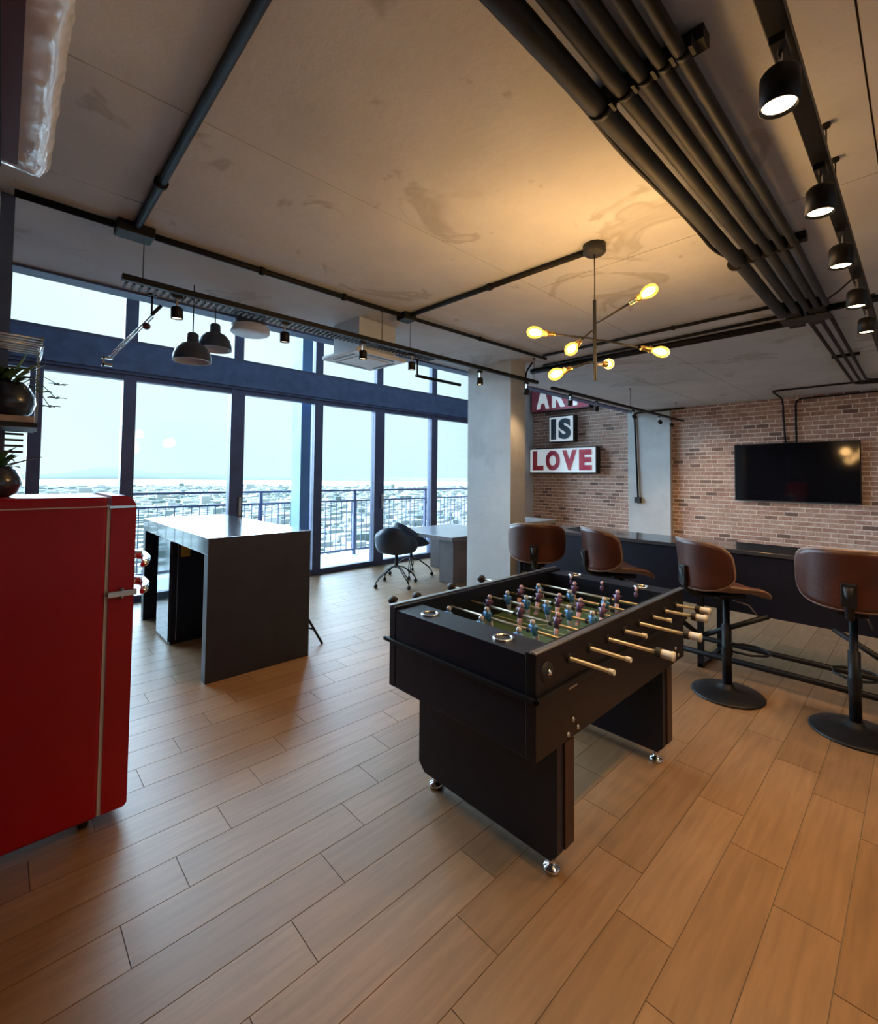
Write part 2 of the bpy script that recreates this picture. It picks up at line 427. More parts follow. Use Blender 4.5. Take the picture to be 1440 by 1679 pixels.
# bricks (slips proud of the mortar)
BW, BH = .185, .071; bx = []; brest = B(); random.seed(4)
mk = 0; nz = int(4.4 / BH)
for r_ in range(nz):
    z0 = r_ * BH + .006; off = (r_ % 2) * BW / 2 + (r_ % 3) * .012
    y = YB - BW + off
    while y < YW:
        a, b_ = max(y + .007, YB + .002), min(y + BW - .007, YW - .005); y += BW
        if b_ - a < .02: continue
        if z0 > ZC - .03 and b_ < YE + .06: continue
        if a > 3.22 and b_ < 4.0: continue
        z1 = z0 + BH - .014
        cy_ = (a + b_) / 2; v = in_view((XB, cy_, z0))
        full = (b_ - a) > BW - .015
        seen = v and -10 < v[0] < 1450 and 600 < v[1] < 915
        if z0 < .55 or (z0 < .9 and cy_ < 3.2): seen = False
        if full and seen and cy_ < 3.2: bx.append((math.hypot(XB, cy_), cy_, z0))
        else: brest.box(XB - .004 - random.random() * .003, XB, a, b_, z0, z1)
bx.sort(); bm_ = None
for i, (d_, cy_, z0) in enumerate(bx):
    dpt = .004 + random.random() * .003
    if i < 300:
        if bm_ is None:
            o = obj('brick', B().box(-.02, 0, -BW / 2 + .007, BW / 2 - .007, 0, BH - .014), 'brick', wr, world=False); bm_ = o.data
        else: o = obj('brick', None, None, wr, mesh=bm_)
        o.location = (XB + .020 - dpt, cy_, z0)
    else: brest.box(XB - dpt, XB, cy_ - BW / 2 + .007, cy_ + BW / 2 - .007, z0, z0 + BH - .014)
o = obj('bricks_far', brest, 'brick', wr); o['kind'] = 'stuff'

struct('trim_2', B().box(8.93, XB + .02, 3.215, 4.0, 0, 4.4), 'wallc', 'concrete pilaster between the two brick fields')
struct('concrete_pillar', B().box(4.075, 4.345, 3.14, 3.79, 0, ZC, .004), 'wallc', 'slim concrete pillar standing between desk and bar')
struct('baseboard_right', B().box(XB - .03, XB, YB, 3.215, 0, .09), 'black', 'black skirting along the brick wall')

# ------------------------------------------------------------------ window wall
HB0, HB1 = 2.66, 3.03                    # header beam
struct('wall_front', B().box(8.2, XB, YW - .15, YW + .12, -.2, 4.5), 'wallc', 'short solid wall piece between the last window and the brick wall')
struct('trim_3', B().box(XL, 8.2, YW - .10, YW + .12, HB0, HB1).box(XL, 8.2, YW - .14, YW - .10, HB0 + .03, HB0 + .10), 'alu2', 'deep dark header beam across the window wall')
muls = [-.14, .235, 1.06, 2.30, 3.515, 4.67, 5.95, 7.15, 8.2]
mw = [.05, .055, .065, .09, .07, .10, .075, .07, .07, .05]
door_labels = ['narrow glazed door sash at the far left', 'glazed door sash behind the plants and red fridge', 'glazed door sash left of the big mullion above the island',
               'glazed door sash in front of the blue outdoor pillar', 'glazed door sash right of the blue outdoor pillar', 'glazed door sash behind the tub chairs',
               'glazed door sash behind the desk', 'glazed door sash hidden behind the pillar', 'last glazed door sash by the brick wall']
for i in range(len(muls) - 1):
    a, b_ = muls[i], muls[i + 1]; wa, wb = mw[i], mw[i + 1]
    fr = B()
    fr.box(a, a + wa, YW - .06, YW + .06, 0, HB0).box(b_ - wb, b_, YW - .06, YW + .06, 0, HB0)
    fr.box(a + wa, b_ - wb, YW - .05, YW + .05, 0, .075).box(a + wa, b_ - wb, YW - .05, YW + .05, HB0 - .06, HB0)
    d = struct('door_%d' % (i + 1), fr, 'alu', door_labels[i])
    obj('pane', B().box(a + wa, b_ - wb, YW - .006, YW + .006, .075, HB0 - .06), 'glass', d)
    if i in (3, 5): obj('pull_handle', B().box(a + wa * .3, a + wa * .7, YW - .09, YW - .06, .95, 1.20, .006), 'steel', d)
    fr = B(); u = .065
    if i == 0: continue
    if i == 1: a = -.05
    fr.box(a, a + u, YW - .05, YW + .05, HB1, 4.40).box(b_ - u, b_, YW - .05, YW + .05, HB1, 4.40)
    fr.box(a + u, b_ - u, YW - .04, YW + .04, HB1, HB1 + .05).box(a + u, b_ - u, YW - .04, YW + .04, 4.34, 4.40)
    d = struct('window_%d' % (i + 1), fr, 'alu', door_labels[i].replace('door sash', 'transom light over the sash'))
    obj('pane', B().box(a + u, b_ - u, YW - .006, YW + .006, HB1 + .05, 4.34), 'glass', d)

# ------------------------------------------------------------------ outside
struct('balcony_floor', B().box(-6, 16, YW + .12, 8.05, -.30, -.03), 'balc', 'pale tiled balcony floor outside the glass')
struct('outdoor_pillar', B().box(3.43, 3.72, 6.80, 7.1, -.03, 4.6), 'extcol', 'blue-grey pillar outside on the balcony')
ra = thing('balcony_railing', 'dark balcony railing of thin balusters outside the glass', 'railing', (4, 7.75, -.03))
obj('top_rail', B().box(-5, 15, 7.72, 7.78, 1.20, 1.235), 'alu', ra)
obj('middle_rail', B().box(-5, 15, 7.735, 7.765, 1.00, 1.03), 'alu', ra)
obj('bottom_rail', B().box(-5, 15, 7.735, 7.765, .05, .08), 'alu', ra)
x = -4.3
while x < 15: obj('post', B().box(x, x + .05, 7.72, 7.78, -.03, 1.20), 'alu', ra); x += 1.868
bmesh_ = None; n_ = 0; x = -.4; strest = B()
while x < 15:
    if x < 11.5:
        if bmesh_ is None: o = obj('baluster', B().box(-.006, .006, -.006, .006, .08, 1.0), 'alu', ra, world=False); bmesh_ = o.data
        else: o = obj('baluster', None, None, ra, mesh=bmesh_)
        o.location = (x - 4, 0, .03)
    x += .115
struct('ground', B().box(-4000, 9000, 60, 9000, -75, -62), 'ground', 'pale city ground far below')
random.seed(11); cb = B()
for _ in range(12000):
    az = R(random.uniform(-12, 72)); t = random.random() ** 1.35; d_ = 110 + 2600 * t
    x, y = d_ * sin(az), d_ * cos(az); s_ = random.uniform(3, 8) * (1 + t * 1.5); h_ = random.choice((3, 4, 6, 6, 9)) * random.uniform(.8, 1.2) * (1 + 1.5 * (random.random() > .99))
    if y < 70: continue
    cb.box(x - s_, x + s_, y - s_ * .7, y + s_ * .7, -62, -62 + h_)
o = obj('city_buildings', cb, 'city'); tag(o, 'hazy sprawl of small pale city buildings far below the balcony', 'buildings', kind='stuff')
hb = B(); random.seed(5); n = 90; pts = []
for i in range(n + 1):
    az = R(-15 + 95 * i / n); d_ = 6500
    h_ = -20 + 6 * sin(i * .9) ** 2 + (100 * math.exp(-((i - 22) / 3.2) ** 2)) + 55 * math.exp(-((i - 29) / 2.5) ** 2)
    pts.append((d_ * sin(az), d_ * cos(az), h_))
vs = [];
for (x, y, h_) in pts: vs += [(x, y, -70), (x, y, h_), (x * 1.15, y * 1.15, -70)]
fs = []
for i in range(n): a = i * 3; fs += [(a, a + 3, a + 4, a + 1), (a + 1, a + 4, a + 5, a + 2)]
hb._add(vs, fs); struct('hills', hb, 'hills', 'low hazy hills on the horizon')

# ------------------------------------------------------------------ red fridge
FX0, FX1, FY0, FY1, FZ = -.24, .445, 2.44, 2.90, 1.405
t = thing('refrigerator', 'glossy red retro fridge with chrome door handles', 'fridge', (.1, 2.67, 0))
def round_box(x0, x1, y0, y1, z0, z1, r, n=6):       # box rounded over its top and vertical edges, profile in the yz plane
    prof = [(y0, z0), (y1, z0)] + [(y1 - r + r * cos(a), z1 - r + r * sin(a)) for a in [pi / 2 * k / n for k in range(n + 1)]] + \
           [(y0 + r - r * sin(a), z1 - r + r * cos(a)) for a in [pi / 2 * k / n for k in range(n + 1)]]
    return prof
def rounded_door(z0, z1, rt_, rb, x0=.352, x1=FX1):
    # door seen from the side: front top edge rounded in the xz plane
    n = 8; poly = [(x0, z0)]
    poly += [(x1 - rb + rb * sin(pi / 2 * k / n), z0 + rb - rb * cos(pi / 2 * k / n)) for k in range(n + 1)]
    poly += [(x1 - rt_ + rt_ * cos(pi / 2 * k / n), z1 - rt_ + rt_ * sin(pi / 2 * k / n)) for k in range(n + 1)]
    poly += [(x0, z1)]
    return B().prism(poly, FY0, FY1, 'xz')
n = 6
obj('cabinet', B().box(FX0, .338, FY0, FY1, .045, FZ - .004, .012), 'red', t)
obj('door_seal', B().box(.338, .352, FY0 + .004, FY1 - .004, .05, FZ - .045), 'gasket', t)
d = obj('freezer_door', rounded_door(.985, FZ, .055, .006), 'red', t)
d2 = obj('fridge_door', rounded_door(.05, .970, .006, .02), 'red', t)
for dd, zc in ((d, 1.075), (d2, .945)):
    h = B().tube([(.44, 2.80, zc), (.51, 2.80, zc + .012), (.542, 2.79, zc + .006), (.548, 2.74, zc - .004), (.535, 2.68, zc - .014), (.515, 2.64, zc - .018)], [.022, .023, .024, .023, .019, .011], 12)
    obj('door_handle', h, 'chrome', dd)
obj('hinge', B().box(.345, .455, FY0 - .014, FY0 + .02, .964, .991, .004).cyl((.40, FY0 - .004, .955), .008, .045), 'chrome', t)
obj('hinge_cover', B().box(.345, .44, FY0 - .004, FY0 + .03, FZ - .055, FZ - .045), 'chrome', t)
obj('top_moulding', B().box(FX0, .35, FY0 - .003, FY0, FZ - .050, FZ - .045), 'gasket', t)
for xx in (-.18, .30):
    for yy in (2.50, 2.84): obj('foot', B().cyl((xx, yy, 0), .018, .047), 'blackm', t)

# ------------------------------------------------------------------ shelf rack with plants over the fridge
t = thing('shelf_rack', 'black metal shelf rack above the fridge holding potted plants', 'rack', (-.1, 2.97, 0))
obj('post', B().box(-.045, .005, 2.93, 2.98, 0, ZC), 'alu2', t)
obj('post', B().box(-.28, -.24, 2.93, 2.98, 0, ZC), 'alu2', t)
obj('post', B().box(.105, .117, 2.93, 2.945, 1.70, 2.10), 'steel', t)
obj('shelf_board', B().box(-.28, .095, 2.62, 2.97, 1.715, 1.742, .003), 'boardwood', t)
obj('shelf_frame', B().box(-.28, .105, 2.62, 2.98, 1.695, 1.714), 'blackm', t)
ws = B()
for i in range(8): ws.tube([(-.28, 2.62 + .05 * i, 2.08), (.11, 2.62 + .05 * i, 2.08)], .004, 6)
ws.tube([(-.28, 2.62, 2.05), (.115, 2.62, 2.05), (.115, 2.97, 2.05)], .005, 6).tube([(.11, 2.62, 2.085), (.11, 2.97, 2.085)], .006, 6)
obj('wire_shelf', ws, 'steel', t)
ws = B()
for i in range(6): ws.tube([(-.28, 2.96, 1.80 + .04 * i), (.10, 2.96, 1.80 + .04 * i)], .005, 6)
for i in range(4): ws.tube([(-.28, 2.96, 1.60 + .028 * i), (.07, 2.96, 1.60 + .028 * i)], .006, 6)
obj('back_rod_panel', ws, 'blackm', t)

def leafblade(b, base, az, ln, droop, rise, wd=.012):
    pts = []; n = 6
    for i in range(n + 1):
        s_ = i / n; r_ = ln * s_
        pts.append(Vector((base[0] + cos(az) * r_, base[1] + sin(az) * r_, base[2] + rise * s_ * 1.4 - droop * s_ * s_)))
    side = Vector((-sin(az), cos(az), 0)); vs = []
    for i, p in enumerate(pts):
        ww = wd * (sin(pi * min(1, (i + .6) / (n + .6))) ** .7) * (1 if i < n else .05)
        vs += [p - side * ww, p + Vector((0, 0, -.003)), p + side * ww]
    fs = []
    for i in range(n): a = i * 3; fs += [(a, a + 1, a + 4, a + 3), (a + 1, a + 2, a + 5, a + 4)]
    b._add(vs, fs, True)
def plant(loc, r, h, label, seed, nleaf, trail=False):
    random.seed(seed)
    t = thing('potted_plant', label, 'plant', loc)
    prof = [(0, .0), (r * .55, 0), (r * .85, h * .12), (r, h * .42), (r * .97, h * .62), (r * .78, h * .88), (r * .68, h), (r * .60, h), (r * .60, h * .9), (0, h * .9)]
    obj('pot', B().lathe(prof, (0, 0, 0), 28), 'pot', t, world=False)
    obj('soil', B().cyl((0, 0, h * .86), r * .6, .008), 'stem', t, world=False)
    lm = None
    for i in range(nleaf):
        b = B(); leafblade(b, (random.uniform(-.02, .02), random.uniform(-.02, .02), h * .92), random.uniform(0, 2 * pi), random.uniform(.06, .14), random.uniform(.0, .10), random.uniform(.03, .11))
        obj('leaf', b, 'leaf', t, world=False)
    if trail:
        for j, (az, ln, z_) in enumerate(((.15, .17, .03), (-.3, .15, -.02), (.35, .19, .10), (0, .12, .05))):
            p0 = Vector((r * .4 * cos(az), r * .4 * sin(az), h * .95)); p2 = Vector((ln * cos(az), ln * sin(az), h * .5 + z_)); p1 = (p0 + p2) / 2 + Vector((0, 0, .05))
            obj('runner', B().tube([p0, p1, p2], .0018, 6), 'leaf', t, world=False)
            for q in range(5):
                b = B(); leafblade(b, p2, 2 * pi * q / 5 + j, .038, .012, .012, .005); obj('leaf', b, 'leaf', t, world=False)
    return t
plant((.005, 2.76, 1.742), .098, .155, 'round dark pot with trailing grassy plant on the wooden shelf', 3, 34, True)
plant((-.02, 2.62, 1.401), .085, .125, 'round dark pot with spiky green plant standing on the fridge', 8, 30)

# ------------------------------------------------------------------ film-wrapped air conditioner on the left wall
t = thing('wall_air_conditioner', 'white wall air conditioner wrapped in shiny plastic film, near the ceiling', 'air conditioner', (-.1, 1.1, 2.42))
b = B(); ny = 150; random.seed(2)
prof = [(-.24, 2.46), (-.20, 2.425), (-.10, 2.412), (-.04, 2.408), (.012, 2.402), (.035, 2.402), (.055, 2.405), (.068, 2.414), (.077, 2.43), (.082, 2.46), (.085, 2.50), (.086, 2.56), (.085, 2.62), (.079, 2.69), (.03, 2.73), (-.24, 2.73)]
nk = len(prof); vs = []
def crease(u, v):                      # soft diagonal folds of the film
    return abs(sin(9 * u + 2.2 * sin(5 * v + u) + v)) ** .6 * .6 + .4 * abs(sin(23 * u - 6 * v + 1.5 * sin(11 * u)))
for j in range(ny + 1):
    y = .25 + 1.60 * j / ny
    for k, (x, z) in enumerate(prof):
        w_ = 0 if x < -.15 else .0075 * crease(y * 2.0, k * .35)
        vs.append((x - w_ * (.9 if k > 6 else .1), y, z + w_ * (.9 if k <= 8 else .2)))
fs = [tuple(range(nk)), tuple(range(ny * nk, ny * nk + nk))[::-1]]
for j in range(ny):
    for k in range(nk): fs.append((j * nk + k, (j + 1) * nk + k, (j + 1) * nk + (k + 1) % nk, j * nk + (k + 1) % nk))
b._add(vs, fs); b.sm = [False, False] + [True] * (len(fs) - 2); fixn(obj('wrapped_body', b, 'film', t))
obj('outlet_strip', B().box(-.10, .004, .28, 1.78, 2.386, 2.402), 'redstripe', t)
obj('outlet_flap', B().box(-.22, -.03, .28, 1.80, 2.376, 2.39), 'blackm', t)
obj('wall_plate', B().box(XL, -.23, .3, 1.8, 2.44, 2.72), 'white', t)

# ------------------------------------------------------------------ kitchen island
t = thing('kitchen_island', 'tall black waterfall island with thick glossy top, beside the fridge', 'island', (1.5, 4.6, 0))
obj('worktop', B().box(1.10, 1.905, 3.584, 5.66, .915, 1.038, .003), mat('glossy_dark_worktop', (.05, .056, .07), .16, var=.08, coat=.7), t)
obj('end_panel', B().box(1.10, 1.905, 3.568, 3.584, 0, 1.038, .002).box(1.102, 1.903, 3.583, 3.66, 0, .914), mat('charcoal_blue_panel', (.026, .028, .042), .42, var=.12, scale=6, spec=.4), t)
obj('end_panel', B().box(1.10, 1.905, 5.56, 5.655, 0, .915, .002), 'laminate', t)
cb_ = obj('cabinet', B().box(1.12, 1.86, 4.61, 5.05, 0, .915, .003), 'laminate', t)
obj('cabinet_side_glass', B().box(1.108, 1.12, 4.63, 5.04, .02, .90), mat('dark_mirror_glass', (.10, .14, .17), .06, .6), cb_)
obj('door_gap', B().box(1.165, 1.170, 4.604, 4.61, .03, .90), 'steel', cb_)
obj('energy_label', B().box(1.19, 1.265, 4.602, 4.61, .76, .87), 'yellow', cb_)
# stool tucked behind the island
t = thing('folding_stool', 'black metal stool with splayed legs tucked behind the island', 'stool', (1.70, 4.08, 0))
obj('seat', B().cyl((1.70, 4.08, .66), .16, .035, 24), 'blackm', t)
for (dx, dy) in ((.43, -.34), (-.25, -.30), (.30, .30), (-.30, .30)):
    obj('leg', B().tube([(1.70 + dx, 4.08 + dy, 0), (1.70 + dx * .3, 4.08 + dy * .3, .66)], .011, 8), 'black', t)
obj('stretcher', B().tube([(1.70 + .36, 4.08 - .285, .13), (1.70 + .27, 4.08 + .25, .13)], .007, 6), 'black', t)

# ------------------------------------------------------------------ foosball table
TX0, TX1, TY0, TY1, TZ = 1.385, 2.83, .955, 1.795, .875
t = thing('foosball_table', 'black foosball table with brass rods and chrome feet, in the middle of the floor', 'table', (2.1, 1.37, 0))
LAM = 'laminate'; IX0, IX1, IY0, IY1 = 1.545, 2.69, 1.00, 1.75; FZ_ = .695
obj('long_side', B().box(TX0, TX1, TY0, IY0, .50, TZ, .004), 'laminate_b', t)
obj('long_side', B().box(TX0, TX1, IY1, TY1, .50, TZ, .004), LAM, t)
for a, b_ in ((TX0, IX0), (IX1, TX1)):
    e = obj('end_block', B().box(a + .002, b_, IY0, IY1, .50, TZ - .012, .003), LAM, t)
for xx in (1.462, 2.755):
    for yy in (1.16, 1.59):
        obj('cup_holder', B().lathe([(.043, TZ - .012), (.043, TZ - .006), (.034, TZ - .005), (.031, TZ - .010), (.028, TZ - .045), (0, TZ - .045)], (xx, yy, 0), 24), 'chrome', t)
obj('edge_rail', B().box(TX0 - .004, TX1 + .004, TY0 - .004, TY0 + .022, TZ, TZ + .007, .002), 'steel', t)
obj('edge_rail', B().box(TX0 - .004, TX1 + .004, TY1 - .022, TY1 + .004, TZ, TZ + .007, .002), 'steel', t)
obj('band_moulding', B().box(TX0 - .016, TX1 + .016, TY0 - .016, TY0, .708, .724, .003).box(TX0 - .016, TX0, TY0 - .016, TY1 + .030, .708, .724, .003)
    .box(TX0 - .016, TX1 + .016, TY1, TY1 + .016, .708, .724, .003).box(TX1, TX1 + .016, TY0, TY1, .708, .724, .003), 'black', t)
pf = obj('playing_field', B().box(IX0, IX1, IY0, IY1, FZ_ - .02, FZ_), 'field', t)
ln_ = B(); zc = FZ_ + .0015; cxm, cym = (IX0 + IX1) / 2, (IY0 + IY1) / 2
ln_.box(cxm - .004, cxm + .004, IY0, IY1, FZ_, zc)
for sgn, xe in ((1, IX0), (-1, IX1)):
    ln_.box(xe + sgn * .14, xe + sgn * .148, cym - .2, cym + .2, FZ_, zc)
    for s2 in (-1, 1): ln_.box(xe, xe + sgn * .148, cym + s2 * .2, cym + s2 * .208, FZ_, zc)
ln_.tube([(cxm + .10 * cos(a), cym + .10 * sin(a), FZ_) for a in [2 * pi * k / 32 for k in range(32)]], .003, 6, closed=True)
obj('field_line', ln_, 'line', pf)
for xe, s2 in ((IX0, 1), (IX1, -1)): obj('goal_mouth', B().box(xe, xe + s2 * .004, cym - .10, cym + .10, FZ_, FZ_ + .075), 'blackm', pf)
def foosman(cy_, tilt=0):
    # body from head to foot block on the rod, local: rod axis y through origin
    ps = lambda x, z: (x * cos(tilt) + z * sin(tilt), cy_, -x * sin(tilt) + z * cos(tilt))
    up_ = B(); hd_ = B().ball(ps(0, .047), .0125, 10, (1, 1, 1.1))
    up_.tube([ps(0, .036), ps(0, .030), ps(0, .012), ps(0, -.016)], [.008, .016, .018, .013], 8)
    up_.tube([(ps(0, .026)[0], cy_ - .024, ps(0, .026)[2]), (ps(0, .026)[0], cy_ + .024, ps(0, .026)[2])], .0065, 6)
    lo = B().tube([ps(0, -.016), ps(.001, -.045), ps(.004, -.072)], [.014, .011, .010], 8)
    lo.tube([ps(-.012, -.078), ps(.018, -.078)], .009, 6)
    return up_, lo, hd_
teams = [('A', 3), ('A', 2), ('B', 3), ('A', 5), ('B', 5), ('A', 3), ('B', 2), ('B', 3)]
shift = [.03, -.02, .04, -.015, .02, .03, -.03, .0]; tilts = [.1, -.35, .2, -.15, .3, -.5, .15, -.2]
for i, (tm_, nn) in enumerate(teams):
    xr = 1.605 + .1575 * i; zr = .808
    yr0, yr1 = (TY0 - (.17, .16, .20, .09, .20, .08, .13, .10)[i], TY1 + (.22, .20, .04, .23, .04, .26, .05, .06)[i])
    if tm_ == 'A': y0, y1 = yr0, yr1 + .02
    else: y0, y1 = yr0 - .02, yr1
    rd = obj('rod', B().tube([(xr, y0, zr), (xr, y1, zr)], .0075, 10), 'rod', t)
    if tm_ == 'A':
        obj('handle', B().lathe([(0, 0), (.014, 0), (.024, .012), (.026, .03), (.02, .045), (.012, .055), (0, .055)], (xr, y1 - .01, zr), 16, (0, 1, 0)), 'blackm', rd)
        obj('rod_cap', B().cyl((xr, y0 - .012, zr), .010, .02, 12, (0, 1, 0)), 'grip', rd)
    else:
        obj('handle', B().lathe([(0, 0), (.012, 0), (.017, .006), (.017, .04), (.019, .045), (.019, .052), (0, .052)], (xr, y0, zr), 14, (0, -1, 0)), 'grip', rd)
        obj('handle_collar', B().cyl((xr, y0 - .004, zr), .020, .02, 14, (0, 1, 0)), 'blackm', rd)
    obj('bearing', B().cyl((xr, TY0 - .008, zr), .018, .010, 16, (0, 1, 0)), 'blackm', rd)
    obj('bearing', B().cyl((xr, TY1 - .002, zr), .018, .010, 16, (0, 1, 0)), 'blackm', rd)
    for q in range(nn):
        sp_ = {2: .27, 3: .21, 5: .128}[nn]
        cy_ = cym + (q - (nn - 1) / 2) * sp_ + shift[i]
        u_, l_, h__ = foosman(0, tilts[i])
        for bb in (u_, l_, h__): bb.v = [(v[0] + xr, v[1] + cy_, v[2] + zr) for v in bb.v]
        if tm_ == 'A': obj('player_shirt', u_, 'blue', rd); obj('player_legs', l_, 'white2', rd)
        else: obj('player_shirt', u_, 'purple', rd); obj('player_legs', l_, 'pink', rd)
        obj('player_head', h__, 'white2' if tm_ == 'A' else 'pink', rd)
        obj('bumper', B().cyl((xr, cy_ + .028, zr), .012, .012, 10, (0, 1, 0)), 'blackm', rd)
for xa in (1.53, 2.53):
    poly = [(TY0 + .035, .072), (TY1 - .10, .072), (TY1 - .06, .11), (TY1 - .06, .50), (TY0 + .005, .50), (TY0 + .005, .105)]
    lg = obj('leg_panel', B().prism(poly, xa, xa + .11, 'yz'), LAM, t)
    obj('leg_edge', B().box(xa + .045, xa + .108, TY0 - .002, TY0 + .006, .11, .50), 'woodedge', lg)
    for yy in (TY0 + .06, TY1 - .13):
        obj('foot_leveller', B().lathe([(0, 0), (.030, 0), (.034, .008), (.030, .018), (.014, .022), (.012, .05), (.020, .052), (.020, .072), (0, .072)], (xa + .05, yy, 0), 20), 'chrome', lg)
obj('ball_outlet', B().lathe([(0, .004), (.012, .012), (.016, .010), (.030, .008), (.036, 0)], (1.452, TY0 - .001, .80), 24, (0, -1, 0)), 'blackm', t)
obj('ball_outlet_knob', B().ball((1.452, TY0 - .010, .80), .012, 12), 'chrome', t)
obj('coin_slot', B().box(1.60, 1.66, TY0 - .004, TY0, .690, .697), 'steel', t)
for q in ((1.635, .567), (1.672, .525), (1.60, .522), (2.70, .575), (2.74, .530), (2.665, .527)):
    obj('bolt_head', B().lathe([(0, .006), (.008, .004), (.010, 0)], (q[0], TY0 - .0005, q[1]), 12, (0, -1, 0)), 'steel', t)

# ------------------------------------------------------------------ long bar
t = thing('bar_counter', 'long black bar counter with deep apron and footrails, in front of the brick wall', 'bar', (4.35, 1.3, 0))
obj('bar_top', B().box(4.15, 4.68, -1.8, 3.12, .925, .955, .003), mat('grey_black_bar_top', (.05, .052, .06), .18, var=.1, coat=.6), t)
obj('front_apron', B().box(4.165, 4.20, -1.78, 3.10, .475, .925), 'laminate', t)
obj('back_apron', B().box(4.63, 4.66, -1.78, 3.10, .70, .925), 'laminate', t)
for yy in (3.04, 1.26, .02, -1.4):
    obj('leg', B().box(4.09, 4.13, yy - .02, yy + .02, 0, .925), 'black', t)
    obj('leg', B().box(4.60, 4.64, yy - .02, yy + .02, 0, .925), 'black', t)
    obj('foot_bar', B().box(4.09, 4.64, yy - .018, yy + .018, .0, .03), 'black', t)
obj('footrail', B().tube([(4.10, -1.75, .235), (4.10, 3.08, .235)], .020, 8), 'black', t)
obj('footrail', B().tube([(4.10, -1.75, .115), (4.10, 3.08, .115)], .023, 8), 'black', t)
for a, b_ in (((4.11, 1.25, .25), (4.18, .82, .48)), ((4.11, .03, .25), (4.18, .45, .48)), ((4.11, 1.27, .25), (4.18, 1.70, .48))):
    obj('brace', B().tube([a, b_], .020, 8), 'black', t)
o = obj('menu_stand', B().prism([(2.50, .955), (2.66, .955), (2.50, .99)], 4.42, 4.50, 'yz'), 'blackm')
tag(o, 'small black wedge-shaped stand lying on the far end of the bar', 'stand')
t = thing('side_table', 'round-ended grey table standing behind the far end of the bar', 'table', (6.2, 4.65, 0))
b = B(); poly = [(6.75, 4.25), (6.75, 5.05)] + [(5.95 - .4 * sin(a), 4.65 + .4 * cos(a)) for a in [pi * k / 12 for k in range(13)]]
obj('tabletop', B().prism(poly, .745, .80), 'greycloth', t); obj('edge', B().prism([(6.2 + (x - 6.2) * .985, 4.65 + (y - 4.65) * .985) for x, y in poly], .715, .745), 'blackm', t)
for xx in (5.85, 6.6): obj('leg', B().cyl((xx, 4.65, 0), .03, .715), 'blackm', t)

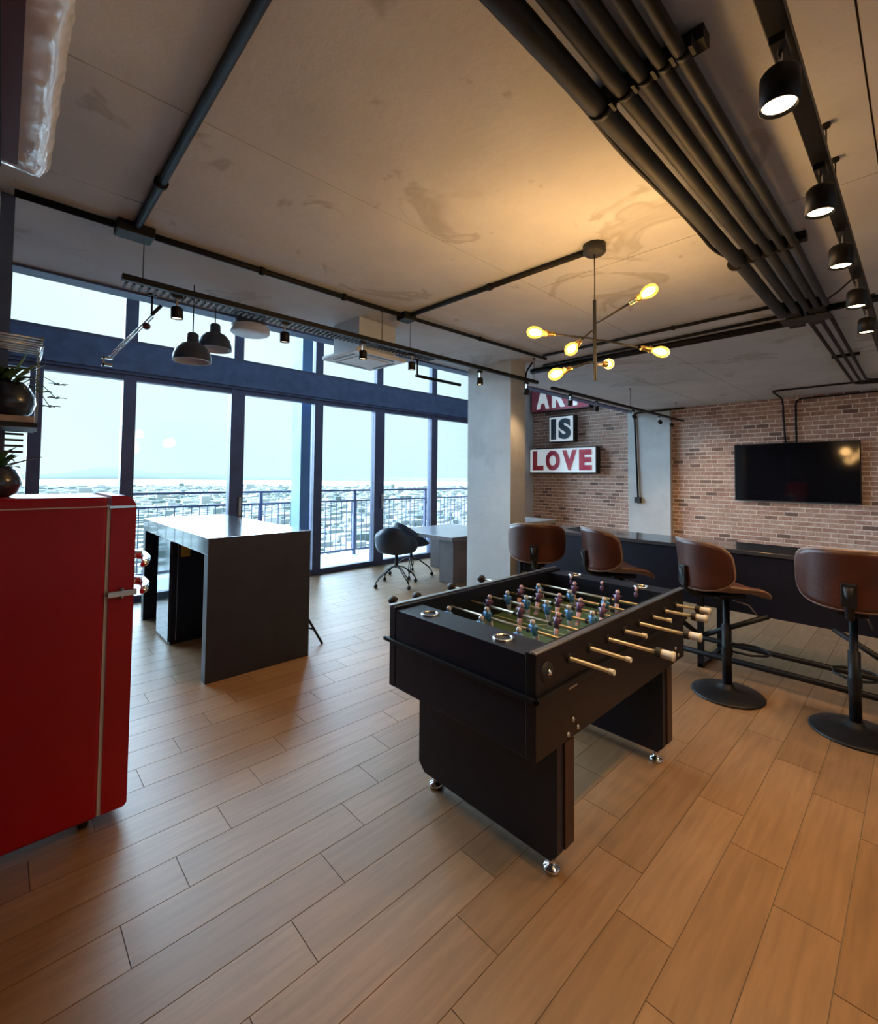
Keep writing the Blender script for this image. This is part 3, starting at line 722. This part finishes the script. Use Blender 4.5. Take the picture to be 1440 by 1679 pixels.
# ------------------------------------------------------------------ bar stools
def shellgrid(f, nu, nv):
    vs = [f(-1 + 2 * i / nu, -1 + 2 * j / nv) for j in range(nv + 1) for i in range(nu + 1)]
    fs = [(j * (nu + 1) + i, j * (nu + 1) + i + 1, (j + 1) * (nu + 1) + i + 1, (j + 1) * (nu + 1) + i) for j in range(nv) for i in range(nu)]
    return vs, fs
def solid(b, th, inner_f):           # closes two grids into a thick shell
    pass
def thick(name, f, th, m, parent, nu=20, nv=10, bev=True):
    b = B(); vs, fs = shellgrid(f, nu, nv); b._add(vs, fs, True); o = obj(name, b, m, parent, world=False)
    s_ = o.modifiers.new('t', 'SOLIDIFY'); s_.thickness = th; s_.offset = 0
    return o
def stool(loc, rz, label, lift=0):
    t = thing('bar_stool', label, 'bar stool', loc, rz, 'brown leather bar stools along the bar')
    obj('base', B().lathe([(0, 0), (.222, 0), (.225, .008), (.215, .016), (.15, .028), (.08, .040), (.045, .055), (.036, .075), (.0, .078)], seg=40), 'black', t, world=False)
    obj('column', B().lathe([(0, .07), (.030, .07), (.030, .48), (.021, .482), (.021, .69 + lift), (0, .69 + lift)], seg=20), 'black', t, world=False)
    fr = B().tube([(.028, .02, .30), (.10, .10, .30), (.20, .115, .30), (.27, .07, .295), (.285, 0, .295), (.27, -.07, .295), (.20, -.115, .30), (.10, -.10, .30), (.028, -.02, .30)], .008, 8)
    fr.cyl((0, 0, .275), .035, .05); obj('footrest', fr, 'black', t, world=False)
    obj('lever', B().tube([(.03, -.02, .66 + lift), (.12, -.06, .63 + lift), (.17, -.08, .56 + lift)], .006, 8), 'steel', t, world=False)
    obj('seat_mount', B().box(-.10, .10, -.07, .07, .675 + lift, .70 + lift, .004), 'black', t, world=False)
    Z = .72 + lift
    def seat(u, v):
        a = (abs(u) ** 3.5 + abs(v) ** 3.5) ** (1 / 3.5) / max(abs(u), abs(v), 1e-6); x = .215 * u / max(a, 1e-6) if max(abs(u), abs(v)) > 0 else 0; y = .225 * v / max(a, 1e-6)
        return (x + .01, y, Z + .055 * abs(y / .225) ** 2.4 * (1 - .4 * u) - .035 * max(0, u) ** 3 + .02 * max(0, -u) ** 2)
    thick('seat_shell', seat, .014, M['ply'], t, 18, 18)
    def pad(u, v):
        x, y, z = seat(u * .95, v * .95); e = max(abs(u), abs(v)); return (x, y, z + .008 + .024 * (1 - e ** 6))
    o = thick('seat_cushion', pad, .012, M['seatpad'], t, 18, 18)
    def back(u, v, off=0):
        ang = u * 1.12; hh = .165 * (1 - abs(u) ** 3.2 * .28); R_ = .262 + off
        lean = .016 * (v + 1)
        return (-.02 - cos(ang) * R_ + (1 - cos(ang)) * .05 - lean, sin(ang) * R_ * 1.06, .925 + lift + v * hh - .012 * cos(ang))
    def round_uv(u, v):
        k = max(abs(u), abs(v), 1e-6); a = max((abs(u) ** 5 + abs(v) ** 5) ** .2, 1e-9)
        return u * k / a, v * k / a
    bs = thick('backrest', lambda u, v: back(*round_uv(u, v)), .018, M['leather'], t, 24, 12)
    rim = [back(*round_uv(u, v)) for u, v in [(-1 + 2 * i / 16, -1) for i in range(16)] + [(1, -1 + 2 * i / 10) for i in range(10)] + [(1 - 2 * i / 16, 1) for i in range(16)] + [(-1, 1 - 2 * i / 10) for i in range(10)]]
    obj('back_rim', B().tube(rim, .0105, 6, closed=True), 'ply', bs, world=False)
    br = B().tube([(-.05, 0, .690 + lift), (-.24, 0, .700 + lift), (-.285, 0, .74 + lift), (-.298, 0, .80 + lift), (-.318, 0, .885 + lift)], [.022, .022, .022, .026, .026], 8)
    br.box(-.325, -.300, -.034, .034, .77 + lift, .90 + lift, .006)
    obj('back_bracket', br, 'black', t, world=False)
    return t
stool((3.73, .978, 0), R(-40), 'bar stool directly right of the foosball table, base in full view')
stool((3.72, .309, 0), R(2), 'bar stool at the right edge of the picture', .03)
stool((3.73, 1.74, 0), R(-38), 'bar stool behind the foosball table, second from the pillar', .015)
stool((3.66, 2.50, 0), R(28), 'bar stool next to the concrete pillar, turned away', .01)

# ------------------------------------------------------------------ TV and signs
t = thing('television', 'large black flat screen television mounted on the brick wall', 'television', (8.97, 1.4, 1.15))
obj('housing', B().box(8.955, 8.995, .615, 2.195, 1.148, 2.085, .006), 'blackm', t)
obj('screen', B().box(8.948, 8.957, .628, 2.182, 1.168, 2.072), 'screen', t)
obj('wall_bracket', B().box(8.99, XB - .018, 1.1, 1.7, 1.4, 1.8), 'black', t)

FONT = None
def text(s_, size, y_left, z_base, x, m, parent, width=None, bold=.02):
    c = bpy.data.curves.new('txt', 'FONT'); c.body = s_; c.size = size; c.extrude = .008; c.offset = bold; c.align_x = 'LEFT'
    o = bpy.data.objects.new('txt', c); COL.objects.link(o); bpy.context.view_layer.update()
    me = bpy.data.meshes.new_from_object(o.evaluated_get(bpy.context.evaluated_depsgraph_get()))
    COL.objects.unlink(o); bpy.data.objects.remove(o)
    xs_ = [v.co.x for v in me.vertices]; ys_ = [v.co.y for v in me.vertices]
    k = (width / (max(xs_) - min(xs_))) if width else 1; h_ = size / (max(ys_) - min(ys_))
    off = world_off(parent); x0 = min(xs_); yy0 = min(ys_)
    for v in me.vertices:
        a, b_, c_ = v.co
        v.co = Vector((x - c_ - off.x, y_left - (a - x0) * k - off.y, z_base + (b_ - yy0) * h_ - off.z))
    me.materials.clear(); me.materials.append(M[m]); me.name = 'letter'
    l = bpy.data.objects.new('letter', me); COL.objects.link(l); l.parent = parent; return l
def sign(label, y0, y1, z0, z1, face, letters, lm, lw, gap0, zpad):
    t = thing('wall_sign', label, 'sign', (9.0, (y0 + y1) / 2, z0), 0, 'lightbox signs on the brick wall')
    obj('box', B().box(8.875, XB - .012, y0, y1, z0, z1, .004), 'blackm', t)
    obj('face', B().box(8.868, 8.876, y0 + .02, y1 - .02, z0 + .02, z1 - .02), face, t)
    n_ = len(letters); W_ = (y1 - y0) - 2 * gap0; ws_ = [lw.get(c, 1) for c in letters]; tot = sum(ws_) + .22 * (n_ - 1); u = W_ / tot; y = y1 - gap0
    for c, ww in zip(letters, ws_):
        text(c, (z1 - z0) - 2 * zpad, y, z0 + zpad, 8.860, lm, t, ww * u, .024); y -= (ww + .22) * u
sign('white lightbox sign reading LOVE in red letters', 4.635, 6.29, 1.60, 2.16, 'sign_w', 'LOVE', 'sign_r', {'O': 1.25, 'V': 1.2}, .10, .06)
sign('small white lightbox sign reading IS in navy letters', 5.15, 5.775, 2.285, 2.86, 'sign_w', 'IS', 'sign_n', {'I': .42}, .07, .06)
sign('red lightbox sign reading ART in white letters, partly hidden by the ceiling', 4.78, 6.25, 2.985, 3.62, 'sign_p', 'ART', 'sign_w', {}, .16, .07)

# ------------------------------------------------------------------ desk and tub chairs
t = thing('desk', 'grey desk partly hidden behind the concrete pillar', 'desk', (5.0, 5.0, 0))
obj('desktop', B().box(4.46, 5.75, 4.42, 5.74, .637, .675, .004), 'desktop', t)
obj('edge_band', B().box(4.455, 5.755, 4.412, 4.42, .622, .672).box(4.452, 4.46, 4.412, 5.74, .622, .672), 'desk', t)
obj('leg_panel', B().box(4.62, 5.30, 4.56, 4.84, 0, .635, .003), 'desk', t)
obj('leg_panel', B().box(5.25, 5.60, 5.50, 5.72, 0, .635, .003), 'desk', t)
def tub(loc, rz, label):
    t = thing('tub_chair', label, 'chair', loc, rz, 'dark tub chairs by the window')
    nt_, nr = 32, 10; vs = []
    for j in range(nr + 1):
        for i in range(nt_ + 1):
            a = pi * 2 * i / nt_; s_ = j / nr
            back_ = max(0, (1 - cos(a)) / 2)                    # 1 at the back (a = pi)
            Hh = .010 + .35 * back_ ** 1.6
            if s_ < .5: r_ = .235 * (s_ / .5); z = .44 + .02 * (s_ / .5) ** 3
            else:
                q = (s_ - .5) / .5; r_ = .235 + .065 * math.sin(q * pi / 2) * (.5 + .5 * back_); z = .46 + Hh * q ** 1.3
            vs.append((r_ * cos(a) * 1.02, r_ * sin(a) * 1.06, z))
    fs = [(j * (nt_ + 1) + i, j * (nt_ + 1) + i + 1, (j + 1) * (nt_ + 1) + i + 1, (j + 1) * (nt_ + 1) + i) for j in range(nr) for i in range(nt_)]
    o = obj('shell', B()._add(vs, fs, True), 'shell', t, world=False); md = o.modifiers.new('t', 'SOLIDIFY'); md.thickness = .014
    obj('gas_lift', B().cyl((0, 0, .24), .022, .20), 'black', t, world=False)
    obj('under_plate', B().cyl((0, 0, .425), .10, .012), 'black', t, world=False)
    for q in range(4):
        a = pi / 4 + q * pi / 2; c_, s_ = cos(a), sin(a)
        lg = B()
        for dd in (-.014, .014):
            lg.tube([(dd * -s_, dd * c_, .27), (.12 * c_ + dd * -s_, .12 * s_ + dd * c_, .235), (.27 * c_ + dd * -s_, .27 * s_ + dd * c_, .13), (.315 * c_, .315 * s_, .07)], .008, 6)
        l = obj('leg', lg, 'black', t, world=False)
        obj('caster', B().lathe([(0, -.018), (.022, -.018), (.026, -.008), (.026, .008), (.022, .018), (0, .018)], (.32 * c_, .32 * s_, .026), 16, (-s_, c_, 0)).cyl((.318 * c_, .318 * s_, .04), .008, .035, 8), 'blackm', l, world=False)
    return t
tub((4.0, 5.05, 0), R(38), 'dark blue tub chair on casters in front of the window, back to the camera')
tub((4.575, 5.42, 0), R(0), 'dark tub chair on casters half hidden under the desk')

# ------------------------------------------------------------------ ceiling conduits
def conduit(label, pts, r, m='conduit', clips=None):
    t = thing('conduit', label, 'conduit', pts[0])
    obj('pipe', B().tube(pts, r, 10), m, t)
    for c in clips or []:
        obj('clip', B().tube([(c[0] - c[3] * .012, c[1] - c[4] * .012, c[2]), (c[0] + c[3] * .012, c[1] + c[4] * .012, c[2])], r * 1.45, 10), m, t)
    return t
zr = ZC - .020
def bendpath(pts, r=.06, n=5):
    out = [Vector(pts[0])]
    for i in range(1, len(pts) - 1):
        p, a, b_ = Vector(pts[i]), Vector(pts[i - 1]), Vector(pts[i + 1]); u = (a - p).normalized(); v = (b_ - p).normalized()
        rr = min(r, (a - p).length * .45, (b_ - p).length * .45)
        A, C_ = p + u * rr, p + v * rr
        for k in range(n + 1): s_ = k / n; out.append(A * (1 - s_) ** 2 + p * 2 * s_ * (1 - s_) + C_ * s_ ** 2)
    out.append(Vector(pts[-1])); return out
conduit('long black conduit on the ceiling parallel to the windows, left of the small junction box', [(.0, 2.855, zr), (2.28, 2.855, zr)], .018, clips=[(1.15, 2.855, zr, 1, 0), (1.75, 2.855, zr, 1, 0)])
conduit('black conduit continuing from the small junction box to above the pillar', [(2.38, 2.85, zr), (4.25, 2.80, zr)], .015, clips=[(3.2, 2.825, zr, 1, 0)])
conduit('black conduit running from the large junction box towards the camera', [(.47, 2.80, zr), (.47, -1.5, zr)], .020, clips=[(.47, 2.3, zr, 0, 1)])
conduit('black conduit from the small junction box to the chandelier rose', [(2.335, 2.79, zr), (2.385, 1.318, zr)], .017, clips=[(2.36, 2.0, zr, 0, 1)])
conduit('upper cross conduit leading from the pillar area to the pipe crossing', [(4.12, 2.75, zr), (4.13, .66, zr)], .014, clips=[(4.125, 1.45, zr, 0, 1)])
conduit('middle cross conduit just before the thick one', [(4.50, 3.0, zr), (4.42, .70, zr)], .014)
conduit('thick cross conduit, nearest to the brick wall', [(4.62, 3.25, zr - .01), (4.62, .66, zr - .01)], .030)
conduit('thick conduit leaving the pipe crossing to the right', [(4.45, .48, zr), (4.45, -1.6, zr)], .026)
def jbox(label, c, sx, sy, h=.05):
    t = thing('junction_box', label, 'junction box', (c[0], c[1], ZC - h))
    obj('box', B().box(c[0] - sx, c[0] + sx, c[1] - sy, c[1] + sy, ZC - h, ZC, .005), 'conduit', t)
    obj('cover', B().box(c[0] - sx * .93, c[0] + sx * .93, c[1] - sy * .93, c[1] + sy * .93, ZC - h - .006, ZC - h, .002), 'greypipe', t); return t
jbox('larger junction box on the left of the ceiling', (.47, 2.855), .085, .06, .05)
jbox('smaller junction box where the chandelier conduit branches off', (2.33, 2.85), .06, .055, .05)
# the bundle of thick pipes
bl = [('leftmost and thickest pipe of the ceiling bundle', .715, .034), ('second pipe from the left in the ceiling bundle', .635, .026), ('third pipe from the left in the ceiling bundle', .572, .022),
      ('fourth pipe from the left in the ceiling bundle', .515, .019), ('rightmost pipe of the ceiling bundle', .462, .019)]
for i, (lb, y, r) in enumerate(bl):
    zz = ZC - .045 - r
    t = conduit(lb, [(XL + .01, y + .015, zz), (1.5, y, zz), (3.0, y - .02, zz), (4.18, y - .015, zz)], r, 'greypipe')
    t['group'] = 'pipes of the ceiling bundle'
    for xx in (1.44, 3.03): obj('pipe_clamp', B().tube([(xx - .045, y - .003, zz), (xx - .025, y - .003, zz)], r * 1.22, 12).box(xx - .06, xx - .02, y - r - .016, y - r - .006, zz - r * .8, zz + .02), 'black', t)
t = thing('loose_cable', 'thin black cable hanging along the left side of the pipe bundle', 'cable', (1, .78, ZC))
pts = [(XL + .1, .80, ZC - .03), (.9, .785, ZC - .03), (1.35, .765, ZC - .05), (1.7, .775, ZC - .06), (2.2, .765, ZC - .05), (2.5, .755, ZC - .065), (2.8, .765, ZC - .06), (3.03, .72, ZC - .05), (3.3, .70, ZC - .04), (3.7, .69, ZC - .06), (4.15, .68, ZC - .04)]
obj('cable', B().tube(bendpath(pts, .2, 4), .009, 8), 'conduit', t)
for i, (xx, y0, y1, lb) in enumerate(((1.44, .405, .748, 'strut channel under the ceiling holding the bundle, nearest the camera'), (3.03, .395, .700, 'strut channel holding the bundle halfway to the wall'), (6.30, .42, .64, 'short strut channel holding the three thin pipes'))):
    t = thing('strut_channel', lb, 'bracket', (xx, .6, ZC - .045), 0)
    hh = .045 if i < 2 else .03
    obj('channel', B().box(xx - .028, xx + .028, y0, y1, ZC - hh, ZC - .002, .004), 'black', t)
    obj('lip', B().box(xx - .030, xx - .022, y0, y1, ZC - hh - .004, ZC - hh), 'black', t)
for i, (y, lb) in enumerate(((.60, 'left thin pipe running on to the brick wall'), (.53, 'middle thin pipe running on to the brick wall'), (.468, 'right thin pipe running on to the brick wall'))):
    t = conduit(lb, bendpath([(4.60, y, ZC - .045), (4.8, y, ZC - .045), (8.05 - .1 * i, y, ZC - .045), (8.15 - .1 * i, y - .25, ZC - .045), (8.15 - .1 * i, -1.2, ZC - .045)], .12), .014)
    t['group'] = 'thin pipes to the brick wall'
t = thing('pipe_crossing', 'cluster of junction boxes where the bundle meets the cross conduits', 'junction box', (4.4, .58, ZC - .1))
obj('box', B().box(4.18, 4.36, .46, .56, ZC - .085, ZC, .008), 'conduit', t)
obj('box', B().box(4.18, 4.36, .60, .70, ZC - .085, ZC, .008), 'conduit', t)
obj('box', B().box(4.42, 4.60, .62, .72, ZC - .09, ZC, .008), 'conduit', t)
obj('box', B().box(4.42, 4.60, .50, .59, ZC - .09, ZC, .008), 'conduit', t)
obj('connector', B().tube([(4.36, .51, ZC - .05), (4.42, .55, ZC - .05)], .03, 10).tube([(4.36, .66, ZC - .05), (4.42, .67, ZC - .05)], .03, 10), 'greypipe', t)
obj('cover_plate', B().box(4.30, 4.48, .44, .74, ZC - .100, ZC - .088, .004), 'greypipe', t)
t = thing('lamp_cable', 'thin cable linking the pipe crossing to the right-hand track', 'cable', (4.2, .5, ZC))
obj('cable', B().tube([(4.22, .50, ZC - .06), (4.0, .36, ZC - .05), (3.75, .26, ZC - .06), (3.7, .22, 2.64)], .006, 6), 'conduit', t)
conduit('conduit running to the wall and down into the top of the television, left one', bendpath([(8.10, -1.2, ZC - .02), (8.12, 1.50, ZC - .02), (8.98, 1.52, ZC - .03), (9.018, 1.52, 2.50), (9.018, 1.50, 2.08)], .10), .013)
conduit('conduit dropping into the top of the television, right one', bendpath([(9.018, -1.2, ZC - .03), (9.018, 1.36, ZC - .04), (9.018, 1.36, 2.08)], .10), .013)
conduit('conduit dropping down the concrete pilaster to a socket box', bendpath([(8.905, 2.95, ZC - .03), (8.905, 3.86, ZC - .04), (8.905, 3.80, 1.13)], .08), .016)
t = thing('socket_box', 'small dark socket box at the foot of the pilaster conduit', 'socket', (8.90, 3.80, 1.08)); obj('box', B().box(8.875, 8.93, 3.74, 3.86, 1.03, 1.14, .005), 'conduit', t); obj('face_plate', B().box(8.869, 8.875, 3.75, 3.85, 1.04, 1.13), 'greypipe', t)
conduit('loop of conduit beside the top of the pillar', bendpath([(4.31, 3.02, 2.80), (4.31, 3.11, 2.70), (4.31, 3.11, 2.56)], .05), .010)

# ------------------------------------------------------------------ tracks and spotlights
def track(label, x0, x1, y, z, cables, w_=.018):
    t = thing('lighting_track', label, 'lighting track', ((x0 + x1) / 2, y, z))
    obj('rail', B().box(x0, x1, y - w_, y + w_, z - .017, z + .017, .003), 'black', t)
    for cxx in cables:
        c = obj('cable', B().tube([(cxx, y, z + .017), (cxx, y, ZC)], .0025, 6), 'black', t); obj('ceiling_cup', B().cyl((cxx, y, ZC - .012), .014, .012, 12), 'black', c)
    return t
track('thick black lighting track on the right of the ceiling', -.2, 5.6, .22, 2.60, (.4, 2.16, 2.42, 4.4), .024)
tl = track('long black lighting track with comb-like rungs in front of the windows', .43, 4.26, 2.92, 2.55, (.525, 2.14, 2.43, 4.2))
cb2 = B(); x = .45
while x < 2.75: cb2.box(x, x + .010, 2.938, 3.03, 2.528, 2.540); x += .036
o = obj('rung_comb', cb2, 'blackm', tl); o['kind'] = 'stuff'
track('lighting track beyond the pillar in front of the brick wall', 4.55, 8.75, 2.92, 2.53, (4.75, 6.6, 8.4))
def spot(name_lb, x, y, z, on=True, s_=1.0, watt=None, tilt=(0, 0), grp=None, blend=.8, ang=80):
    t = thing('track_spotlight', name_lb, 'spotlight', (x, y, z), 0, grp)
    obj('adapter', B().box(-.035 * s_, .035 * s_, -.016 * s_, .016 * s_, -.036, -.014, .003), 'black', t, world=False)
    obj('stem', B().cyl((0, 0, -.095), .006, .065, 10), 'chrome', t, world=False)
    R_ = .040 * s_
    ax = Vector((tilt[0], tilt[1], -1)).normalized(); c = Vector((0, 0, -.085))
    obj('lamp_head', B().lathe([(0, 0), (R_ * .8, 0), (R_, .012), (R_, .085 * s_), (R_ * .9, .085 * s_), (R_ * .86, .075 * s_), (0, .075 * s_)], c, 24, ax), 'black', t, world=False)
    obj('lens', B().lathe([(0, .0775 * s_), (R_ * .84, .0775 * s_)], c, 24, ax), 'spot_e' if on else 'spot_off', t, world=False)
    if watt:
        l = lamp('spot_beam', 'SPOT', c + ax * (.10 * s_), watt, SPOT_C, t, spot_size=R(ang), spot_blend=blend, shadow_soft_size=.06)
        l.rotation_euler = ax.to_track_quat('-Z', 'Y').to_euler()
    return t
lr = ['big lit spotlight nearest the camera on the right-hand track', 'second lit spotlight on the right-hand track', 'third lit spotlight on the right-hand track', 'fourth lit spotlight on the right-hand track',
      'fifth lit spotlight, last on the right-hand track']
for i, x in enumerate((1.35, 2.0, 2.57, 3.23, 3.84)):
    spot(lr[i], x, .22, 2.585, True, 1.05, SPOT_W * .8, (.0, .05), 'spotlights on the right-hand track')
ll = ['glowing spotlight against the bright upper window, left of the grey pendants', 'spotlight just right of the round white ceiling lamp', 'lit spotlight in front of the ceiling cassette', 'spotlight right of the ceiling cassette', 'lit spotlight in front of the pillar', 'small lit spotlight at the pillar end of the long track']
for i, x in enumerate((.695, 1.34, 1.963, 2.45, 3.305, 4.06)):
    spot(ll[i], x, 2.92, 2.54, i in (0, 2, 4, 5), .78, 16, (.05, .05), 'spotlights on the long window track', ang=95)
l3 = ['small spotlight in front of the red sign', 'small spotlight at the right edge of the red sign', 'small spotlight near the pilaster conduit', 'small spotlight in front of the pilaster', 'last small spotlight before the brick wall']
for i, x in enumerate((4.95, 5.6, 6.7, 7.65, 8.15)):
    spot(l3[i], x, 2.92, 2.52, i in (0, 4), .72, (45, 45, 40, 8, 6)[i], (.75, (.6, .4, -.3, -.6, -.5)[i]), 'spotlights on the track by the brick wall', ang=90)
# second track with spots, added out of view for warm light on the floor
track('lighting track to the right behind the camera', -.1, 6.0, -1.3, 2.60, (.3, 3.0, 5.6), .024)
for i, x in enumerate((.5, 1.5, 2.6, 3.8, 5.2)):
    spot(['spotlight nearest the left wall on the track behind the camera', 'second spotlight on the track behind the camera', 'middle spotlight on the track behind the camera', 'fourth spotlight on the track behind the camera', 'spotlight at the far end of the track behind the camera'][i],
         x, -1.3, 2.585, True, 1.05, SPOT_W * 1.25, (.05, .35) if i < 2 else (1.1, .75), 'spotlights behind the camera', ang=100)

# ------------------------------------------------------------------ chandelier
CX, CY = 2.375, 1.248
t = thing('chandelier', 'black six-arm chandelier with brass sockets and glowing filament bulbs over the foosball table', 'chandelier', (CX, CY, ZC))
obj('canopy', B().lathe([(0, ZC - .055), (.05, ZC - .055), (.062, ZC - .045), (.062, ZC), (0, ZC)], (CX, CY, 0), 28), 'blackm', t)
obj('cord', B().tube([(CX, CY, ZC - .05), (CX + .003, CY, 2.62), (CX, CY, 2.49)], .0035, 6), 'blackm', t)
obj('centre_rod', B().cyl((CX, CY, 2.04), .009, .455, 12), 'black', t)
arms = [((2.215, .884, 2.394), 2.36), ((1.985, 1.376, 2.254), 2.275), ((2.07, 1.214, 2.152), 2.31), ((2.07, 1.304, 2.038), 2.14), ((2.66, 1.308, 2.196), 2.14), ((2.688, 1.008, 2.218), 2.27)]
for (bp, z0) in arms:
    bp = Vector(bp); h = Vector((CX, CY, z0)); d = bp - h; hd = Vector((d.x, d.y, 0)).normalized()
    el = h + hd * .045; dd = (bp - el).normalized(); L_ = (bp - el).length
    a = obj('arm', B().tube([h - hd * .012, el, el + dd * (L_ - .115)], .0055, 8), 'black', t)
    q = el + dd * (L_ - .125)
    obj('socket', B().lathe([(0, 0), (.012, 0), (.014, .006), (.014, .050), (.019, .052), (.019, .062), (0, .062)], q, 16, dd), 'brass', a)
    q2 = el + dd * (L_ - .062)
    obj('bulb', B().lathe([(.012, 0), (.014, .012), (.024, .032), (.031, .055), (.031, .075), (.024, .094), (.012, .105), (0, .108)], q2, 20, dd), 'bulb', a)
    obj('filament', B().lathe([(0, .012), (.012, .025), (.019, .055), (.017, .075), (.010, .090), (0, .096)], q2 + Vector((0, 0, 0)), 10, dd), 'bulbcore', a)
    l = lamp('bulb_glow', 'POINT', bp + dd * .055 - Vector((CX, CY, ZC)), BULB_W, BULB_C, t, shadow_soft_size=.10)

# ------------------------------------------------------------------ bits in front of the windows
def pendant(label, x, y, zb, grp='grey dome pendants'):
    t = thing('pendant_lamp', label, 'pendant lamp', (x, y, zb), 0, grp)
    o = obj('shade', B().lathe([(.120, 0), (.119, .030), (.105, .075), (.076, .110), (.043, .126), (.039, .133), (.037, .182), (.027, .194), (0, .195)], seg=32), 'lampgrey', t, world=False)
    obj('inner_rim', B().lathe([(.121, -.004), (.114, -.004), (.100, .048), (.07, .09), (0, .105)], seg=32), 'lampin', t, world=False)
    obj('cord', B().tube([(0, 0, .19), (0, 0, ZC - zb)], .004, 6), 'blackm', t, world=False)
    return t
pendant('higher grey dome pendant beside the round white ceiling lamp', 1.145, 3.70, 2.455)
pendant('lower grey dome pendant, left of the other', .925, 3.45, 2.28)
t = thing('ceiling_lamp', 'round white drum lamp under the ceiling edge', 'ceiling lamp', (1.44, 3.78, 2.66))
obj('drum', B().lathe([(0, 0), (.14, 0), (.15, .008), (.15, .055), (.145, .06), (0, .06)], (1.44, 3.78, 2.655), 32), 'white', t)
obj('mount', B().cyl((1.44, 3.78, 2.715), .12, .095, 24), 'lampgrey', t)
t = thing('cassette_air_conditioner', 'white square ceiling cassette unit near the window', 'air conditioner', (2.3, 3.40, 2.50), R(4))
cxx, cyy = 2.33, 3.42
obj('body', B().box(-.20, .20, -.19, .17, .035, .31, .006), 'lampin', t, world=False)
p = obj('fascia', B().box(-.27, .27, -.26, .24, 0, .035, .012), 'white', t, world=False)
obj('intake_grille', B().box(-.16, .16, -.15, .13, -.006, 0, .002), 'white', p, world=False)
for (a, b_, c, d) in ((-.23, -.205, -.15, .13), (.205, .23, -.15, .13), (-.16, .16, -.22, -.195), (-.16, .16, .175, .20)): obj('outlet_slot', B().box(a, b_, c, d, -.003, .001), 'lampgrey', p, world=False)
t['category'] = 'air conditioner'
t.location = (2.27, 3.36, 2.50)
# spring-arm lamp
t = thing('spring_arm_lamp', 'thin chrome spring arm lamp hanging in front of the upper window', 'lamp', (.73, 3.85, ZC))
a, b_ = Vector((.755, 3.85, 2.66)), Vector((.50, 3.85, 2.30)); d = (b_ - a)
obj('ceiling_mount', B().tube([(.755, 3.85, ZC), (.755, 3.85, 2.66)], .007, 8).cyl((.755, 3.85, ZC - .012), .03, .012), 'blackm', t)
ar = obj('arm', B().tube([a + Vector((.01, 0, .01)), b_ + Vector((.01, 0, .01))], .005, 8).tube([a - Vector((.012, 0, -.012)) * 0 + Vector((-.008, 0, .008)) * -1.6, b_ + Vector((.014, 0, -.012))], .004, 8), 'chrome', t)
sp_ = B(); pts = [a + d * (.35 + .4 * k / 60) + Vector((.008 * cos(k * 1.3), .008 * sin(k * 1.3), 0)) for k in range(60)]; obj('spring', sp_.tube(pts, .0025, 5), 'steel', ar)
obj('tip', B().tube([a, a + (a - b_).normalized() * .10], .012, 8), 'blackm', t)
obj('knob', B().ball(a + Vector((-.03, 0, -.09)), .026, 14), 'wine', t)
obj('clamp', B().box(b_.x - .03, b_.x + .03, 3.835, 3.865, b_.z - .06, b_.z - .045).box(b_.x - .025, b_.x - .015, 3.835, 3.865, b_.z - .06, b_.z).box(b_.x - .03, b_.x + .03, 3.835, 3.865, b_.z - .012, b_.z), 'chrome', t)
t = thing('black_speaker_bar', 'thin dark bracket unit under the ceiling edge beside the pillar', 'bracket', (3.6, 3.85, 2.6))
obj('bar', B().tube([(3.30, 3.86, 2.62), (3.95, 3.80, 2.60)], .018, 8), 'conduit', t); obj('hanger', B().tube([(3.32, 3.86, 2.62), (3.32, 3.86, ZC)], .01, 8), 'conduit', t)
